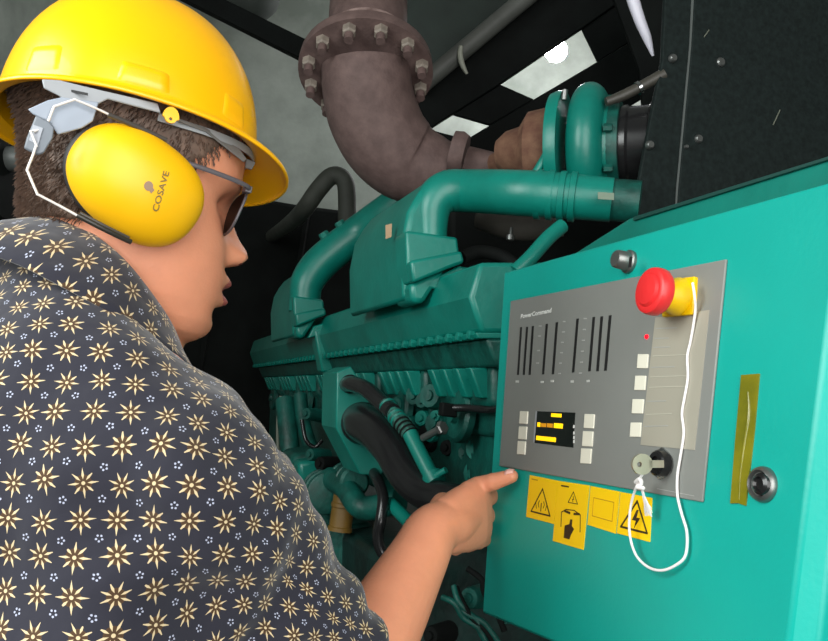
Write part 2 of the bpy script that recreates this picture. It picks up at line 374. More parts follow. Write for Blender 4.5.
LLINE = mat('label_line', srgb(178, 175, 160), .5)
for k, (y0, w) in enumerate(((328, .45), (338, .3), (347, .35), (355.5, .78), (367, .5), (376.5, .85), (387, .8), (401, .4), (414, .55), (426, .5))):
    x0 = 655 - (y0 - 317) * .115 + 2
    bplate('print_line', [(x0, y0), (x0 + 46 * w, y0 - 1.5 * w), (x0 + 46 * w, y0 + .8 - 1.5 * w), (x0, y0 + .8)], O + .0009, .0004, LLINE if k in (3, 5, 6, 8) else FAINT, lab)
led = B(647, 336.8, O)
mesh_obj('indicator_led', lathe(new(), led, BN, [(0, .0022), (.0012, .002), (.0018, 0)], 14), LEDM, pan, 40)
bplate('panel_highlight', [(657, 488.3), (694, 495.6), (694, 496.2), (657, 489)], O + .0003, .0004, FAINT, pan)  # thin pale line paints the highlight near the panel's lower edge
# emergency stop
es = bplate('emergency_stop', [(663.5, 280), (694.2, 276.3), (692.4, 314.4), (661.6, 316.8)], .006, .005, YELP, cab, .0008)
es['label'] = 'red mushroom emergency stop button on yellow plate'
ec = B(679.5, 297, .006)
mesh_obj('collar', lathe(new(), ec, BN, [(0, .0165), (.004, .0165), (.012, .0135), (.022, .0125), (.022, 0)], 32), YELP, es, 40)
mesh_obj('mushroom_head', lathe(new(), ec + BN * .018, BN, [(0, 0), (0, .011), (.001, .0185), (.004, .0205), (.010, .0205), (.013, .0195), (.0145, .017), (.0142, .0145), (.0165, .0125), (.0175, .006), (.018, 0)], 40), RED, es, 40)
# key switch
ks = mesh_obj('key_switch', lathe(new(), B(664, 464, 0), BN, [(0, .0135), (.004, .0135), (.006, .0118), (.006, .009), (.004, .009)], 8), CHROME, cab, 30)
mesh_obj('bezel', lathe(new(), B(664, 464, .004), BN, [(0, .0105), (.008, .0105), (.0095, .009), (.0095, .0055), (.007, .0055), (.007, 0)], 28), BLACK, ks, 40)
mesh_obj('lock_core', lathe(new(), B(664, 464, .008), BN, [(0, .0052), (.004, .0052), (.0045, 0)], 20), CHROME, ks, 40)
kc = B(664, 464, .012)
key = thing('key', kc, 'silver key sitting in the key switch with a white cord tied to it', 'key')
kd = (BN * .92 + camvec(-.1, .12, 0)).normalized(); kx = (UP - kd * UP.dot(kd)).normalized()
KEYM = mat('worn_key_metal', srgb(176, 170, 150), .35, metal=.7)
kb = new(); prism(kb, [kc + kx * a + kd * t for t, a in ((0, -.003), (.014, -.003), (.014, .003), (0, .003))], kd.cross(kx) * .002)
mesh_obj('blade', kb, KEYM, key)
kb = new(); c0 = kc + kd * .020
# bow: an oval plate with a hole
ring_o = [c0 + kx * .0085 * math.sin(a) + kd * .0095 * math.cos(a) for a in [2 * math.pi * k / 24 for k in range(24)]]
ring_i = [c0 + kd * .003 + kx * .0022 * math.sin(a) + kd * .0022 * math.cos(a) for a in [2 * math.pi * k / 24 for k in range(24)]]
w_ = kd.cross(kx) * .0024
vo, vi, vo2, vi2 = ([kb.verts.new(p + d) for p in r] for r, d in ((ring_o, Vector()), (ring_i, Vector()), (ring_o, w_), (ring_i, w_)))
for k in range(24):
    j = (k + 1) % 24
    kb.faces.new((vo[k], vo[j], vi[j], vi[k])); kb.faces.new((vo2[j], vo2[k], vi2[k], vi2[j])); kb.faces.new((vo[j], vo[k], vo2[k], vo2[j])); kb.faces.new((vi[k], vi[j], vi2[j], vi2[k]))
mesh_obj('bow', kb, KEYM, key)
# white cord
cp = [(692.6, 283, .012), (694.6, 296, .012), (695.2, 312, .006), (690.8, 340, .004), (687.4, 356, .004), (687.8, 378, .004), (684.5, 398, .004), (682, 414, .004), (683.8, 433, .004), (680.5, 456, .004),
      (677.4, 476, .004), (677.6, 496, .004), (681.8, 514, .004), (687, 533, .004), (685.6, 555, .004), (676, 565, .006), (662, 570.4, .008), (648, 567, .009), (636, 555, .010), (630, 536, .011), (629.6, 516, .013), (632.6, 498, .016), (638, 483, .022), (643.5, 472, .026)]
cord = thing('white_cord', B(640, 483, .022), 'thin white cord looping from the emergency stop down to the key', 'cord')
mesh_obj('cord', tube(new(), [B(*p) for p in cp], .00115, 8, 5), CORD, cord, 60)
mesh_obj('knot', tube(new(), [B(636, 482, .022), B(640, 479, .024), B(641, 484, .022), B(637, 487, .023), B(643, 488, .022)], .0018, 8, 4, round_end=True), CORD, cord, 60)
random.seed(3); tb = new()
for k in range(22):
    x1 = 648 + random.uniform(-4, 4.5)
    tube(tb, [B(641, 485, .022), B(643.5 + random.uniform(-1, 1), 495, .018), B(x1, 514 + random.uniform(-7, 3), .010)], .00042, 5, 3)
mesh_obj('frayed_end', tb, CORD, cord, 60)['kind'] = 'stuff'
# stickers
def inset_map(quadpx):
    """unit square -> pixel inside the sticker quad (bilinear)"""
    a, b, c, d = quadpx
    return lambda s, t: tuple((a[i] * (1 - s) + b[i] * s) * (1 - t) + (d[i] * (1 - s) + c[i] * s) * t for i in (0, 1))
SO = .0006
def sticker(quadpx, lab=None):
    o = bplate('warning_sticker', quadpx, SO, .0006, YEL, cab)
    if lab: o['label'] = lab
    return o, inset_map(quadpx)
def stroke(bm, f, pts, w, closed=False, off=SO + .0003):
    n = len(pts); segs = [(i, (i + 1) % n) for i in range(n if closed else n - 1)]
    W = [B(*f(*p), off) for p in pts]
    for i, j in segs:
        d = (W[j] - W[i]).normalized(); nrm = BN.cross(d).normalized() * w * .5; e = d * w * .35
        prism(bm, [W[i] - e + nrm, W[j] + e + nrm, W[j] + e - nrm, W[i] - e - nrm], -BN * .0004)
def fill(bm, f, pts, off=SO + .0003): prism(bm, [B(*f(*p), off) for p in pts], -BN * .0004)
s1, f1 = sticker([(529.7, 475), (557.2, 480.5), (553.6, 524), (526, 516.8)], 'yellow warning sticker with a radio wave triangle')
b = new(); stroke(b, f1, [(.5, .26), (.84, .84), (.16, .84)], .0016, True)
stroke(b, f1, [(.5, .6), (.5, .78)], .0014)
for s in (-1, 1):
    stroke(b, f1, [(.5 + s * .08, .55), (.5 + s * .11, .62), (.5 + s * .08, .7)], .0008); stroke(b, f1, [(.5 + s * .16, .52), (.5 + s * .2, .62), (.5 + s * .16, .74)], .0008)
mesh_obj('pictogram', b, INK, s1)
b = new(); fill(b, f1, [(.08, .07), (.3, .07), (.3, .1), (.08, .1)]); mesh_obj('fine_print', b, INKF, s1)
s2, f2 = sticker([(557.6, 480.6), (589.4, 485.4), (583.3, 549.9), (552.7, 540.9)], 'long yellow warning sticker with a pointing hand pictogram')
b = new(); stroke(b, f2, [(.52, .14), (.68, .32), (.38, .32)], .0008, True); stroke(b, f2, [(.52, .21), (.55, .26), (.51, .26), (.53, .3)], .0007)
stroke(b, f2, [(.22, .73), (.2, .5), (.34, .44), (.6, .43), (.8, .48), (.84, .74)], .0010)
stroke(b, f2, [(.3, .47), (.46, .485)], .0022); stroke(b, f2, [(.6, .485), (.76, .47)], .0022)
fill(b, f2, [(.34, .9), (.34, .7), (.48, .66), (.5, .58), (.56, .58), (.56, .68), (.64, .72), (.56, .82), (.52, .9)])
mesh_obj('pictogram', b, INK, s2)
b = new(); fill(b, f2, [(.12, .06), (.36, .06), (.36, .085), (.12, .085)]); mesh_obj('fine_print', b, INK, s2)
s3, f3 = sticker([(590.4, 485.8), (619.6, 491.6), (615.5, 533.7), (587.4, 524.7)], 'faded yellow warning sticker with a pale outline box')
b = new(); stroke(b, f3, [(.14, .28), (.84, .28), (.84, .74), (.14, .74)], .0009, True); mesh_obj('pictogram', b, INKF, s3)
s4, f4 = sticker([(620.4, 491.8), (652, 498), (649.8, 542), (616.7, 533.2)], 'yellow warning sticker with a high voltage lightning triangle')
b = new(); stroke(b, f4, [(.54, .14), (.9, .82), (.1, .82)], .0018, True)
fill(b, f4, [(.55, .34), (.6, .34), (.55, .52), (.66, .52), (.5, .78), (.54, .6), (.42, .6)])
mesh_obj('pictogram', b, INK, s4)
# tape, latch, gland
tp = bplate('tape_strip', [(740.9, 375), (759, 373.6), (754, 430), (745.4, 505.7), (738, 503.2), (730, 503.4), (735, 440)], .0012, .0012, TAPE, cab)
tp['label'] = 'olive yellow tape strip'
b = new(); tube(b, [B(x, y, .0012) for x, y in ((748, 392), (749, 415), (745, 440), (741, 470), (739, 500))], [.0005, .0014, .0012, .0008, .0004], 8, 5); mesh_obj('tape_wrinkle', b, TAPE, tp, 60)
lt = mesh_obj('door_latch', lathe(new(), B(764, 484.5, 0), BN, [(0, .0128), (.002, .0128), (.0045, .0118), (.006, .0098), (.0035, .0085), (.003, 0)], 36), STEEL, cab, 40)
mesh_obj('latch_core', lathe(new(), B(764, 484.5, .003), BN, [(0, .0088), (.004, .0075), (.0055, .005), (.0035, .0038), (.003, 0)], 28), BLACK, lt, 40)
gl = mesh_obj('top_lock', lathe(new(), B(630, 262, 0), BN, [(0, .0115), (.003, .0115), (.004, .0095), (.016, .0088), (.0175, .0075), (.0175, 0)], 28), STEEL, cab, 40)
gq = B(630, 262, .0178); gx = (UP - BN * UP.dot(BN)).normalized()
mesh_obj('key_slot', pr([gq + BU * .002 + gx * .005, gq - BU * .002 + gx * .005, gq - BU * .002 - gx * .005, gq + BU * .002 - gx * .005], -BN * .0008), SLOT, gl)

# ------------------------------------------------------------------ generator engine
eng = thing('generator_engine', Vector((P(430, 400, 2.0).x + .35, P(430, 400, 2.0).y, 0)), 'large teal diesel generator engine with pipes and black hoses', 'engine')
def ext(name, plane, px, L, m=ETEAL, parent=eng, bevel=.006, back=0.0, smooth=None): return mesh_obj(name, pr([plane(x, y) - BU * back for x, y in px], -BU * L), m, parent, bevel=bevel, smooth=smooth)
E0 = EP(1.32, (480, 330))
# long rocker housing: one section drawn out along the engine
ext('rocker_housing', E0, [(480, 262), (470, 297), (482, 333), (556, 333), (556, 262)], 2.56, ETEAL, bevel=.008)
ext('rail_ledge', E0, [(476, 332.5), (478, 338.5), (556, 338.5), (556, 332.5)], 2.53, ETEAL, bevel=.002)
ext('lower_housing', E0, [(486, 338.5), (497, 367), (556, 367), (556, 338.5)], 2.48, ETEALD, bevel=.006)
q0, q1 = E0(477.5, 335), E0(477.5, 335) - BU * 2.5
for k in range(52):
    p = q0.lerp(q1, (k + .4) / 52)
    mesh_obj('ledge_bolt', hexbolt(new(), p, BN, .0085, .010), ETEAL, eng, 30)
# crankcase wall below, set back
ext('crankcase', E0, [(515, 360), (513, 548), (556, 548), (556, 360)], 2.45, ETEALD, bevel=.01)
hd0 = E0(507, 367)
for k in range(7):        # cylinder heads hang under the housing
    o0 = k * .335
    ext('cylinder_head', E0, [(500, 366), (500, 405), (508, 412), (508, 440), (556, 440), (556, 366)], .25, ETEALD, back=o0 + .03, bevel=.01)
    for j in range(4):
        pl_ = -BU * (o0 + .05 + j * .055)
        ext('port_rib', E0, [(482, 367), (494, 399), (508, 399), (500, 367)], .026, ETEAL, back=o0 + .05 + j * .062, bevel=.003)
    c_ = E0(503, 420) - BU * (o0 + .16)
    mesh_obj('head_cover', lathe(new(), c_, BN, [(0, .05), (.012, .05), (.018, .043), (.018, .016), (.028, .014), (.028, 0)], 24), ETEALD, eng, 35)
# aftercooler units: near and far
def unit(Z, sx, front):
    Q = EP(Z)
    vx, vy = 138, 386
    def m(pts): return pts if front else [(vx + (x - vx) * sx, vy + (y - vy) * sx) for x, y in pts]
    lp = []
    ext('cooler_housing', Q, m([(414, 208), (424, 190), (438, 172), (452, 176), (452, 262), (440, 285), (411, 301), (409, 292), (408, 240)]), .40, ETEAL, bevel=.012, back=.03)
    ext('cooler_flange', Q, m([(406, 230), (458, 237), (461, 264), (447, 268), (410, 284), (407, 262)]), .07, ETEAL, bevel=.006)
    ext('cooler_step', Q, m([(407, 262), (410, 284), (447, 269), (461, 264), (458, 252)]), .03, ETEAL, bevel=.006, back=-.02)
    ext('cooler_foot', Q, m([(410, 283), (412, 302), (424, 304), (430, 294), (447, 269)]), .10, ETEAL, bevel=.01)
    if front: ext('shelf_plate', Q, [(421, 285), (472, 298.5), (505, 276), (487, 270), (459, 266)], .12, ETEAL, bevel=.004)
    else: ext('shelf_plate', Q, [(308, 338), (330, 333), (347, 328), (341, 318), (314, 326)], .12, ETEAL, bevel=.004)
    return Q
Q2 = unit(1.5, 1, True)
Q1 = unit(2.5, .58, False)
def epx(r, Z): return r * Z / FPX
# intake tubes
t1 = mesh_obj('intake_tube', tube(new(), [Q2(432, 250, .05), Q2(431, 228, .05), Q2(433, 205, .05), Q2(446, 192, .045), Q2(470, 191, .03), P(520, 193, 1.47), P(565, 196, 1.45), P(612, 200, 1.43)], [epx(r, 1.5) for r in (16, 17, 20, 22, 22.5, 22.5, 22, 21)], 32, 8), ETEAL, eng, 60)
tax = (P(612, 200, 1.43) - P(520, 193, 1.47)).normalized()
for x in (539, 551, 562, 573): mesh_obj('tube_band', lathe(new(), P(x, 194.5 + (x - 539) * .07, 1.462 - (x - 539) * .0004), tax, [(-.007, .040), (-.005, .0455), (.005, .0455), (.007, .040)], 32), ETEAL, t1, 40)
mesh_obj('red_paint_mark', lathe(new(), P(571, 202, 1.41), -CF, [(0, .004), (.001, .004), (.0012, 0)], 12), mat('red_mark', srgb(150, 60, 70), .6), t1, 40)
mesh_obj('tube_coupling', cyl(new(), P(600, 199, 1.44), P(640, 202, 1.42), .038, 28), ETEALD, t1, 50)
mesh_obj('coupling_tag', pr([P(x, y, 1.37) for x, y in ((598, 192), (614, 193), (614, 200), (598, 199))], CF * .002), mat('pale_tag', srgb(110, 128, 110), .6), t1)
t2 = mesh_obj('intake_tube', tube(new(), [Q1(304, 312, .05), Q1(305, 298, .05), Q1(307, 283, .05), Q1(318, 266, .05), Q1(338, 248, .04), P(362, 230, 2.45), P(390, 210, 2.4), P(425, 186, 2.35)], [epx(r, 2.5) for r in (15, 15, 16, 17, 17, 17, 17, 17)], 28, 8), ETEAL, eng, 60)
mesh_obj('cooler_tag', pr([P(x, y, 1.56) for x, y in ((385.5, 225), (392, 223.5), (391.5, 237), (385.5, 239))], CF * .002), mat('brown_tag', srgb(150, 122, 90), .6), eng)
for x, y in ((326, 239), (342, 228)): mesh_obj('tube_clip', hexbolt(new(), P(x, y - 1, 2.44), camvec(-.5, -.8, -.2), .016, .02), ETEAL, t2, 30)
# bracket beside the cabinet
ext('side_bracket', EP(1.36, (480, 300)), [(471, 298), (505, 275), (530, 275), (530, 390), (500, 388), (496, 366), (482, 333)], .05, ETEAL, bevel=.004)
ext('strut', EP(2.35, (310, 350)), [(314, 330), (332, 322), (338, 345), (333, 372), (322, 372)], .06, ETEAL, bevel=.006)
# dark shapes between tube and cabinet: far bank of the engine
ext('far_bank', EP(2.0, (480, 240)), [(452, 205), (452, 340), (640, 340), (640, 185), (560, 175)], .9, BLACKD, bevel=.01)  # black colour stands for the deep shade on this bank
mesh_obj('manifold', tube(new(), [P(480, 215, 1.72), P(505, 222, 1.7), P(530, 225, 1.68), P(562, 222, 1.66)], [.03, .034, .034, .03], 20, 6), mat('sooty_manifold', srgb(74, 70, 64), .7, var=.3), eng, 60)
mesh_obj('drain_pipe', tube(new(), [P(515, 272, 1.35), P(530, 258, 1.36), P(548, 238, 1.38), P(562, 226, 1.4)], .013, 14, 6), ETEAL, eng, 60)
mesh_obj('nozzle', lathe(new(), P(510, 240, 1.6), UP, [(0, .008), (.01, .008), (.012, .004), (.026, .003)], 10), STEEL, eng, 40)
mesh_obj('curved_hose', tube(new(), [P(462, 258, 1.6), P(480, 252, 1.62), P(505, 258, 1.62), P(525, 275, 1.6)], .014, 12, 6), BLACKD, eng, 60)

# hose connection block with black hoses
Q3 = EP(1.75, (350, 420))
cn = ext('hose_block', Q3, [(337, 372), (351, 366), (358, 377), (371, 404), (384, 471), (380, 476), (360, 474.5), (336, 428)], .14, ETEAL, bevel=.003)
zc = 1.75
def hz(px, py, Z): return P(px, py, Z)
h1 = mesh_obj('large_hose', tube(new(), [hz(358, 420, 1.80), hz(363, 423, 1.72), hz(377, 431, 1.62), hz(392, 449, 1.53), hz(405, 473, 1.46), hz(424, 492, 1.40), hz(452, 500, 1.34), hz(490, 505, 1.33)], [.040, .042, .041, .037, .033, .030, .028, .028], 28, 8), BLACK, eng, 60)
mesh_obj('hose_collar', lathe(new(), Q3(361, 423), BU, [(0, .046), (.012, .047), (.02, .044), (.02, .02)], 28), BLACK, h1, 40)
h2 = mesh_obj('small_hose', tube(new(), [hz(345, 385, 1.78), hz(352, 384, 1.70), hz(366, 389, 1.62), hz(380, 401, 1.56), hz(393, 412, 1.50)], [.017, .017, .0165, .016, .016], 18, 8), BLACK, eng, 60)
mesh_obj('hose_collar', lathe(new(), Q3(349, 384), BU, [(0, .02), (.01, .021), (.014, .018), (.014, .01)], 20), BLACK, h2, 40)
BRAID = mat('braided_sleeve', srgb(60, 116, 104), .5, metal=.3, color2=srgb(24, 50, 46), vscale=120)
fa, fb = hz(386, 404, 1.53), hz(412, 437, 1.45)
br = mesh_obj('fitting', cyl(new(), fa, fb, .0150, 20), BRAID, h2, 50)
for k in range(9):
    p = fa.lerp(fb, (k + .5) / 9); mesh_obj('fitting_ring', lathe(new(), p, fb - fa, [(-.0035, .0145), (0, .0172), (.0035, .0145)], 20), ETEAL if k < 5 else BLACKD, h2, 60)
ft = mesh_obj('feed_pipe', tube(new(), [hz(410, 434, 1.45), hz(421, 456, 1.42), hz(437, 487, 1.38)], .0140, 20, 6), ETEAL, eng, 60)
mesh_obj('pipe_clamp', lathe(new(), hz(434, 479, 1.38), hz(437, 487, 1.37) - hz(421, 456, 1.41), [(-.01, .014), (-.009, .0185), (.009, .0185), (.01, .014)], 20), ETEAL, ft, 40)
mesh_obj('pipe_nipple', cyl(new(), hz(434, 477, 1.37), hz(446, 470, 1.36), .006, 10), ETEAL, ft, 40)
st = mesh_obj('stud_bolt', cyl(new(), hz(423, 438, 1.42), hz(442, 428, 1.38), .0065, 12), STEEL, eng, 40)
mesh_obj('bolt_head', lathe(new(), hz(441, 428.5, 1.38), hz(442, 428, 1.38) - hz(423, 438, 1.42), [(0, .0125), (.006, .0125), (.008, .010), (.008, 0)], 6), STEEL, st, 30)
mesh_obj('thin_hose', tube(new(), [hz(372, 470, 1.78), hz(378, 481, 1.72), hz(383, 497, 1.68), hz(381, 518, 1.66), hz(378, 535, 1.66), hz(381, 550, 1.66), hz(392, 566, 1.66), hz(400, 600, 1.7)], .012, 14, 8), BLACK, eng, 60)
mesh_obj('black_clip', box(new(), hz(448, 410, 1.42), BU * .01, BN * .015, UP * .012), BLACKM, eng, bevel=.003)
mesh_obj('sensor_cable', tube(new(), [hz(452, 408, 1.42), hz(470, 408, 1.40), hz(490, 410, 1.36), hz(505, 408, 1.3)], .007, 10, 5), BLACK, eng, 60)

# accessories low on the engine side
def lowcyl(name, px, py, Z, r, h, m, ax=UP, prof=None):
    p = P(px, py, Z); return mesh_obj(name, lathe(new(), p - ax * h / 2, ax, prof or [(0, r * .7), (0, r), (h * .08, r), (h * .1, r * .92), (h * .5, r * .92), (h * .52, r), (h * .6, r), (h * .62, r * .92), (h * .93, r * .92), (h, r * .75)], 28), m, eng, 35)
ext('fuel_pump', EP(2.2, (310, 470)), [(292, 455), (332, 448), (336, 500), (330, 512), (296, 508)], .2, ETEALD, bevel=.02)
ext('pump_cover', EP(2.12, (310, 470)), [(298, 462), (322, 458), (326, 482), (300, 486)], .08, ETEAL, bevel=.012)
lowcyl('pump_body', 305, 515, 2.1, .075, .16, ETEALD, BU)
lowcyl('pump_flange', 325, 492, 2.0, .055, .06, ETEALD, BU)
lowcyl('fuel_filter', 343, 508, 1.95, .030, .11, mat('brass_filter', srgb(112, 84, 30), .5, var=.3), UP)
ext('filter_bracket', EP(2.0, (345, 540)), [(326, 528), (372, 522), (376, 566), (330, 572)], .12, ETEALD, bevel=.01)
lowcyl('cross_pipe_end', 350, 480, 1.95, .04, .1, ETEALD, BU)
mesh_obj('cross_pipe', tube(new(), [P(330, 478, 2.0), P(346, 488, 1.92), P(358, 505, 1.86), P(372, 508, 1.84), P(400, 500, 1.8)], .028, 16, 6), ETEALD, eng, 60)
mesh_obj('lever', cyl(new(), P(390, 503, 1.7), P(410, 523, 1.62), .014, 12), ETEAL, eng, 40)
mesh_obj('riser_pipe', tube(new(), [P(285, 400, 2.5), P(288, 430, 2.45), P(292, 470, 2.4)], .03, 14, 5), ETEALD, eng, 60)
mesh_obj('riser_pipe', tube(new(), [P(300, 395, 2.5), P(304, 425, 2.45), P(312, 450, 2.4)], .022, 14, 5), ETEALD, eng, 60)
mesh_obj('wire_loop', tube(new(), [P(302, 420, 2.3), P(306, 440, 2.28), P(315, 447, 2.28), P(322, 440, 2.28)], .006, 8, 6), BLACK, eng, 60)
mesh_obj('dip_tube', tube(new(), [P(281, 396, 2.6), P(278, 420, 2.6), P(278, 452, 2.6)], .006, 8, 5), mat('pale_tube', srgb(120, 124, 112), .5), eng, 60)
ext('sump', EP(1.7, (430, 560)), [(385, 560), (470, 545), (640, 545), (640, 900), (385, 900)], 1.6, mat('shade_dark_sump', srgb(6, 36, 32), .45, var=.5, vscale=18, bump=.3), bevel=.02)  # near-black colour stands for the shade low under the engine
random.seed(11)
for k in range(26):       # cast bosses, plugs and cable clips scattered along the crankcase wall
    x, y = random.choice(((random.uniform(440, 500), random.uniform(420, 478)), (random.uniform(395, 440), random.uniform(395, 440)), (random.uniform(428, 520), random.uniform(565, 640)), (random.uniform(300, 400), random.uniform(400, 470))))
    Z = 1.62 - (x - 440) * .0035 if y < 540 else 1.52
    r = random.uniform(.010, .028)
    mesh_obj('casting_boss', lathe(new(), P(x, y, Z), BN * .6 + BU * .4, [(-.06, r * 1.3), (0, r * 1.1), (.006, r), (.006, r * .5), (.012, r * .45), (.012, 0)], 12), random.choice((ETEALD, ETEALD, ETEAL, BLACKD)), eng, 35)
for k in range(5):
    x, y = random.uniform(440, 470), random.uniform(560, 600); pts = [P(x, y, 1.5)]
    for j in range(4): x += random.uniform(2, 16); y += random.uniform(4, 20); pts.append(P(x, y, 1.48))
    mesh_obj('sensor_cable', tube(new(), pts, .006, 8, 5), random.choice((BLACK, ETEALD, BLACKD)), eng, 60)

# ------------------------------------------------------------------ turbocharger
tc_ = thing('turbocharger', P(590, 150, 1.55), 'teal turbocharger housing with black inlet hose above the intake tube', 'turbocharger')
ta = camvec(.93, .02, -.36).normalized(); tp0 = P(560, 150, 1.62)
r_ = lambda px: px * 1.6 / FPX
mesh_obj('turbine_housing', lathe(new(), tp0 - ta * .13, ta, [(0, r_(14)), (.02, r_(22)), (.05, r_(26)), (.07, r_(40)), (.12, r_(44)), (.13, r_(30))], 36), RUST, tc_, 40)
mesh_obj('backplate', lathe(new(), tp0 - ta * .012, ta, [(0, r_(30)), (0, r_(56)), (.012, r_(58)), (.024, r_(58)), (.024, r_(30))], 44), ETEAL, tc_, 35)
volr = []
for k in range(17):
    a = math.pi * k / 16; volr.append((.028 + .034 * (1 - math.cos(a)), r_(44) + r_(20) * math.sin(a)))
mesh_obj('compressor_volute', lathe(new(), tp0, ta, [(.02, r_(30))] + volr + [(.11, r_(42)), (.112, r_(30))], 48), ETEAL, tc_, 40)
mesh_obj('inlet_ring', lathe(new(), tp0 + ta * .10, ta, [(0, r_(30)), (0, r_(43)), (.012, r_(44)), (.022, r_(43)), (.024, r_(30))], 40), ETEALD, tc_, 35)
mesh_obj('inlet_hose', lathe(new(), tp0 + ta * .115, ta, [(0, r_(30)), (0, r_(39)), (.02, r_(40)), (.025, r_(38)), (.06, r_(38)), (.062, r_(40)), (.068, r_(40))], 40), BLACK, tc_, 35)
for k in range(8):
    a = 2 * math.pi * k / 8; x, y = frame(ta); mesh_obj('housing_bolt', hexbolt(new(), tp0 + ta * .10 + (x * math.cos(a) + y * math.sin(a)) * r_(49), ta, .008, .016), ETEALD, tc_, 30)
mesh_obj('exhaust_branch', tube(new(), [P(494, 163, 1.8), P(512, 162, 1.76), P(530, 155, 1.72), P(548, 142, 1.7)], [.022, .026, .034, .05], 20, 6), RUST, tc_, 60)
mesh_obj('clamp_band', tube(new(), [P(555, 118, 1.54), P(551, 140, 1.54), P(546, 155, 1.54), P(536, 172, 1.54)], .008, 8, 5), ETEAL, tc_, 60)
mesh_obj('clamp_pin', cyl(new(), P(564, 100, 1.55), P(565, 90, 1.55), .006, 10), STEEL, tc_, 50)
hs = thing('clamped_hose', P(630, 88, 1.5), 'short dark hose with a shiny clamp above the turbocharger', 'hose')
mesh_obj('hose', tube(new(), [P(606, 102, 1.5), P(622, 96, 1.5), P(640, 87, 1.5), P(664, 74, 1.5)], [.008, .010, .010, .011], 14, 5), mat('dusty_hose', srgb(54, 52, 46), .5, var=.3), hs, 60)
mesh_obj('clamp', cyl(new(), P(637.5, 89, 1.5), P(640.5, 87.3, 1.5), .013, 16), CHROME, hs, 40)

# ------------------------------------------------------------------ black radiator shroud
sh = thing('radiator_shroud', Vector((P(750, 100, 1.5).x, P(750, 100, 1.5).y, 0)), 'black bolted sheet steel radiator shroud behind the top of the cabinet', 'shroud')
QS = EP(1.5, (690, 120))
SHM = mat('speckled_black_panel', srgb(23, 31, 30), .75, var=.3, vscale=90, spec=.15)
ext('side_panel', QS, [(668, -30), (694.5, -30), (690.8, 45), (677.5, 190), (674, 250), (628, 250), (648, 140), (664, 60)], .01, SHM, sh, .002, back=.004)
ext('main_panel', QS, [(696.5, -30), (880, -30), (880, 250), (675.5, 250), (679, 190), (692.3, 45)], .02, SHM, sh, .002)
ext('seam_strip', QS, [(694, -30), (697, -30), (692.6, 45), (679.4, 190), (676, 250), (674, 250), (677.4, 190), (690.6, 45)], .004, mat('worn_seam', srgb(84, 90, 88), .5), sh, 0, back=.003)
low = [QS(628, 250), QS(880, 250)]
ext('lower_panel', QS, [(700, 245), (900, 245), (900, 800), (700, 800)], .02, SHM, sh, .002, back=.03)
for x, y, r in ((671.5, 59, 4.2), (719, 63, 4.8), (648.5, 145.5, 4.2), (697, 139.5, 4.4), (684.5, 147.5, 2)):
    mesh_obj('panel_bolt', lathe(new(), QS(x, y, .003), BU, [(0, epx(r, 1.5)), (.006, epx(r, 1.5)), (.009, epx(r * .75, 1.5)), (.009, 0)], 14), STEEL, sh, 35)
for a_, b_2 in (((704, 37), (709, 30)), ((773, 125), (780, 110))):
    mesh_obj('scratch', tube(new(), [QS(*a_, -.0004), QS(*b_2, -.0004)], .0012, 6, 2), mat('bare_scratch', srgb(96, 100, 88), .5), sh)
ca = mesh_obj('curved_gleam', tube(new(), [P(x, y, 2.0) for x, y in ((629, -30), (632, -5), (639, 18), (647, 38), (653, 56))], [.016, .016, .014, .011, .003], 14, 6), mat('pale_gleam', srgb(226, 224, 238), .35), None, 60)  # bright gleam given its own pale tube
tag(ca, 'pale curved strip standing for a gleam beside the black shroud at the top edge', 'strip')
bkp = mesh_obj('black_sheet', pr([P(x, y, 2.25) for x, y in ((600, -40), (800, -40), (800, 250), (662, 250), (646, 150), (640, 70))], CF * .02), BLACKM, None, bevel=.003)  # added sheet, its black fills in the darkness beyond the shroud
tag(bkp, 'black sheet behind the curved pale strip and the shroud edge', 'panel')
# ------------------------------------------------------------------ the man
HF = camvec(.84, .20, .50).normalized(); HR = camvec(.51, 0, -.86).normalized(); HR = (HR - HF * HR.dot(HF)).normalized(); HU = HR.cross(HF).normalized()
if HU.dot(UP) < 0: HU = -HU
HS = 1.05
HC = CAM + camvec(-.2563, -.1176, .7137)
def H(f, r, u): return HC + (HF * f + HR * r + HU * u) * HS
BF = camvec(.70, 0, .71); BF.z = 0; BF.normalize(); BR_ = Vector((BF.y, -BF.x, 0))       # body forward / right
NB = CAM + camvec(-.278, -.018, .70)
SKIN = mat('skin', srgb(216, 144, 111), .5, var=.05, vscale=30, sss=.12, bump=.10, bscale=260)
LIPS = mat('lips', srgb(172, 90, 84), .45, sss=.1)
HAIRM = mat('dark_brown_hair', srgb(98, 78, 66), .6, var=.3, vscale=120)

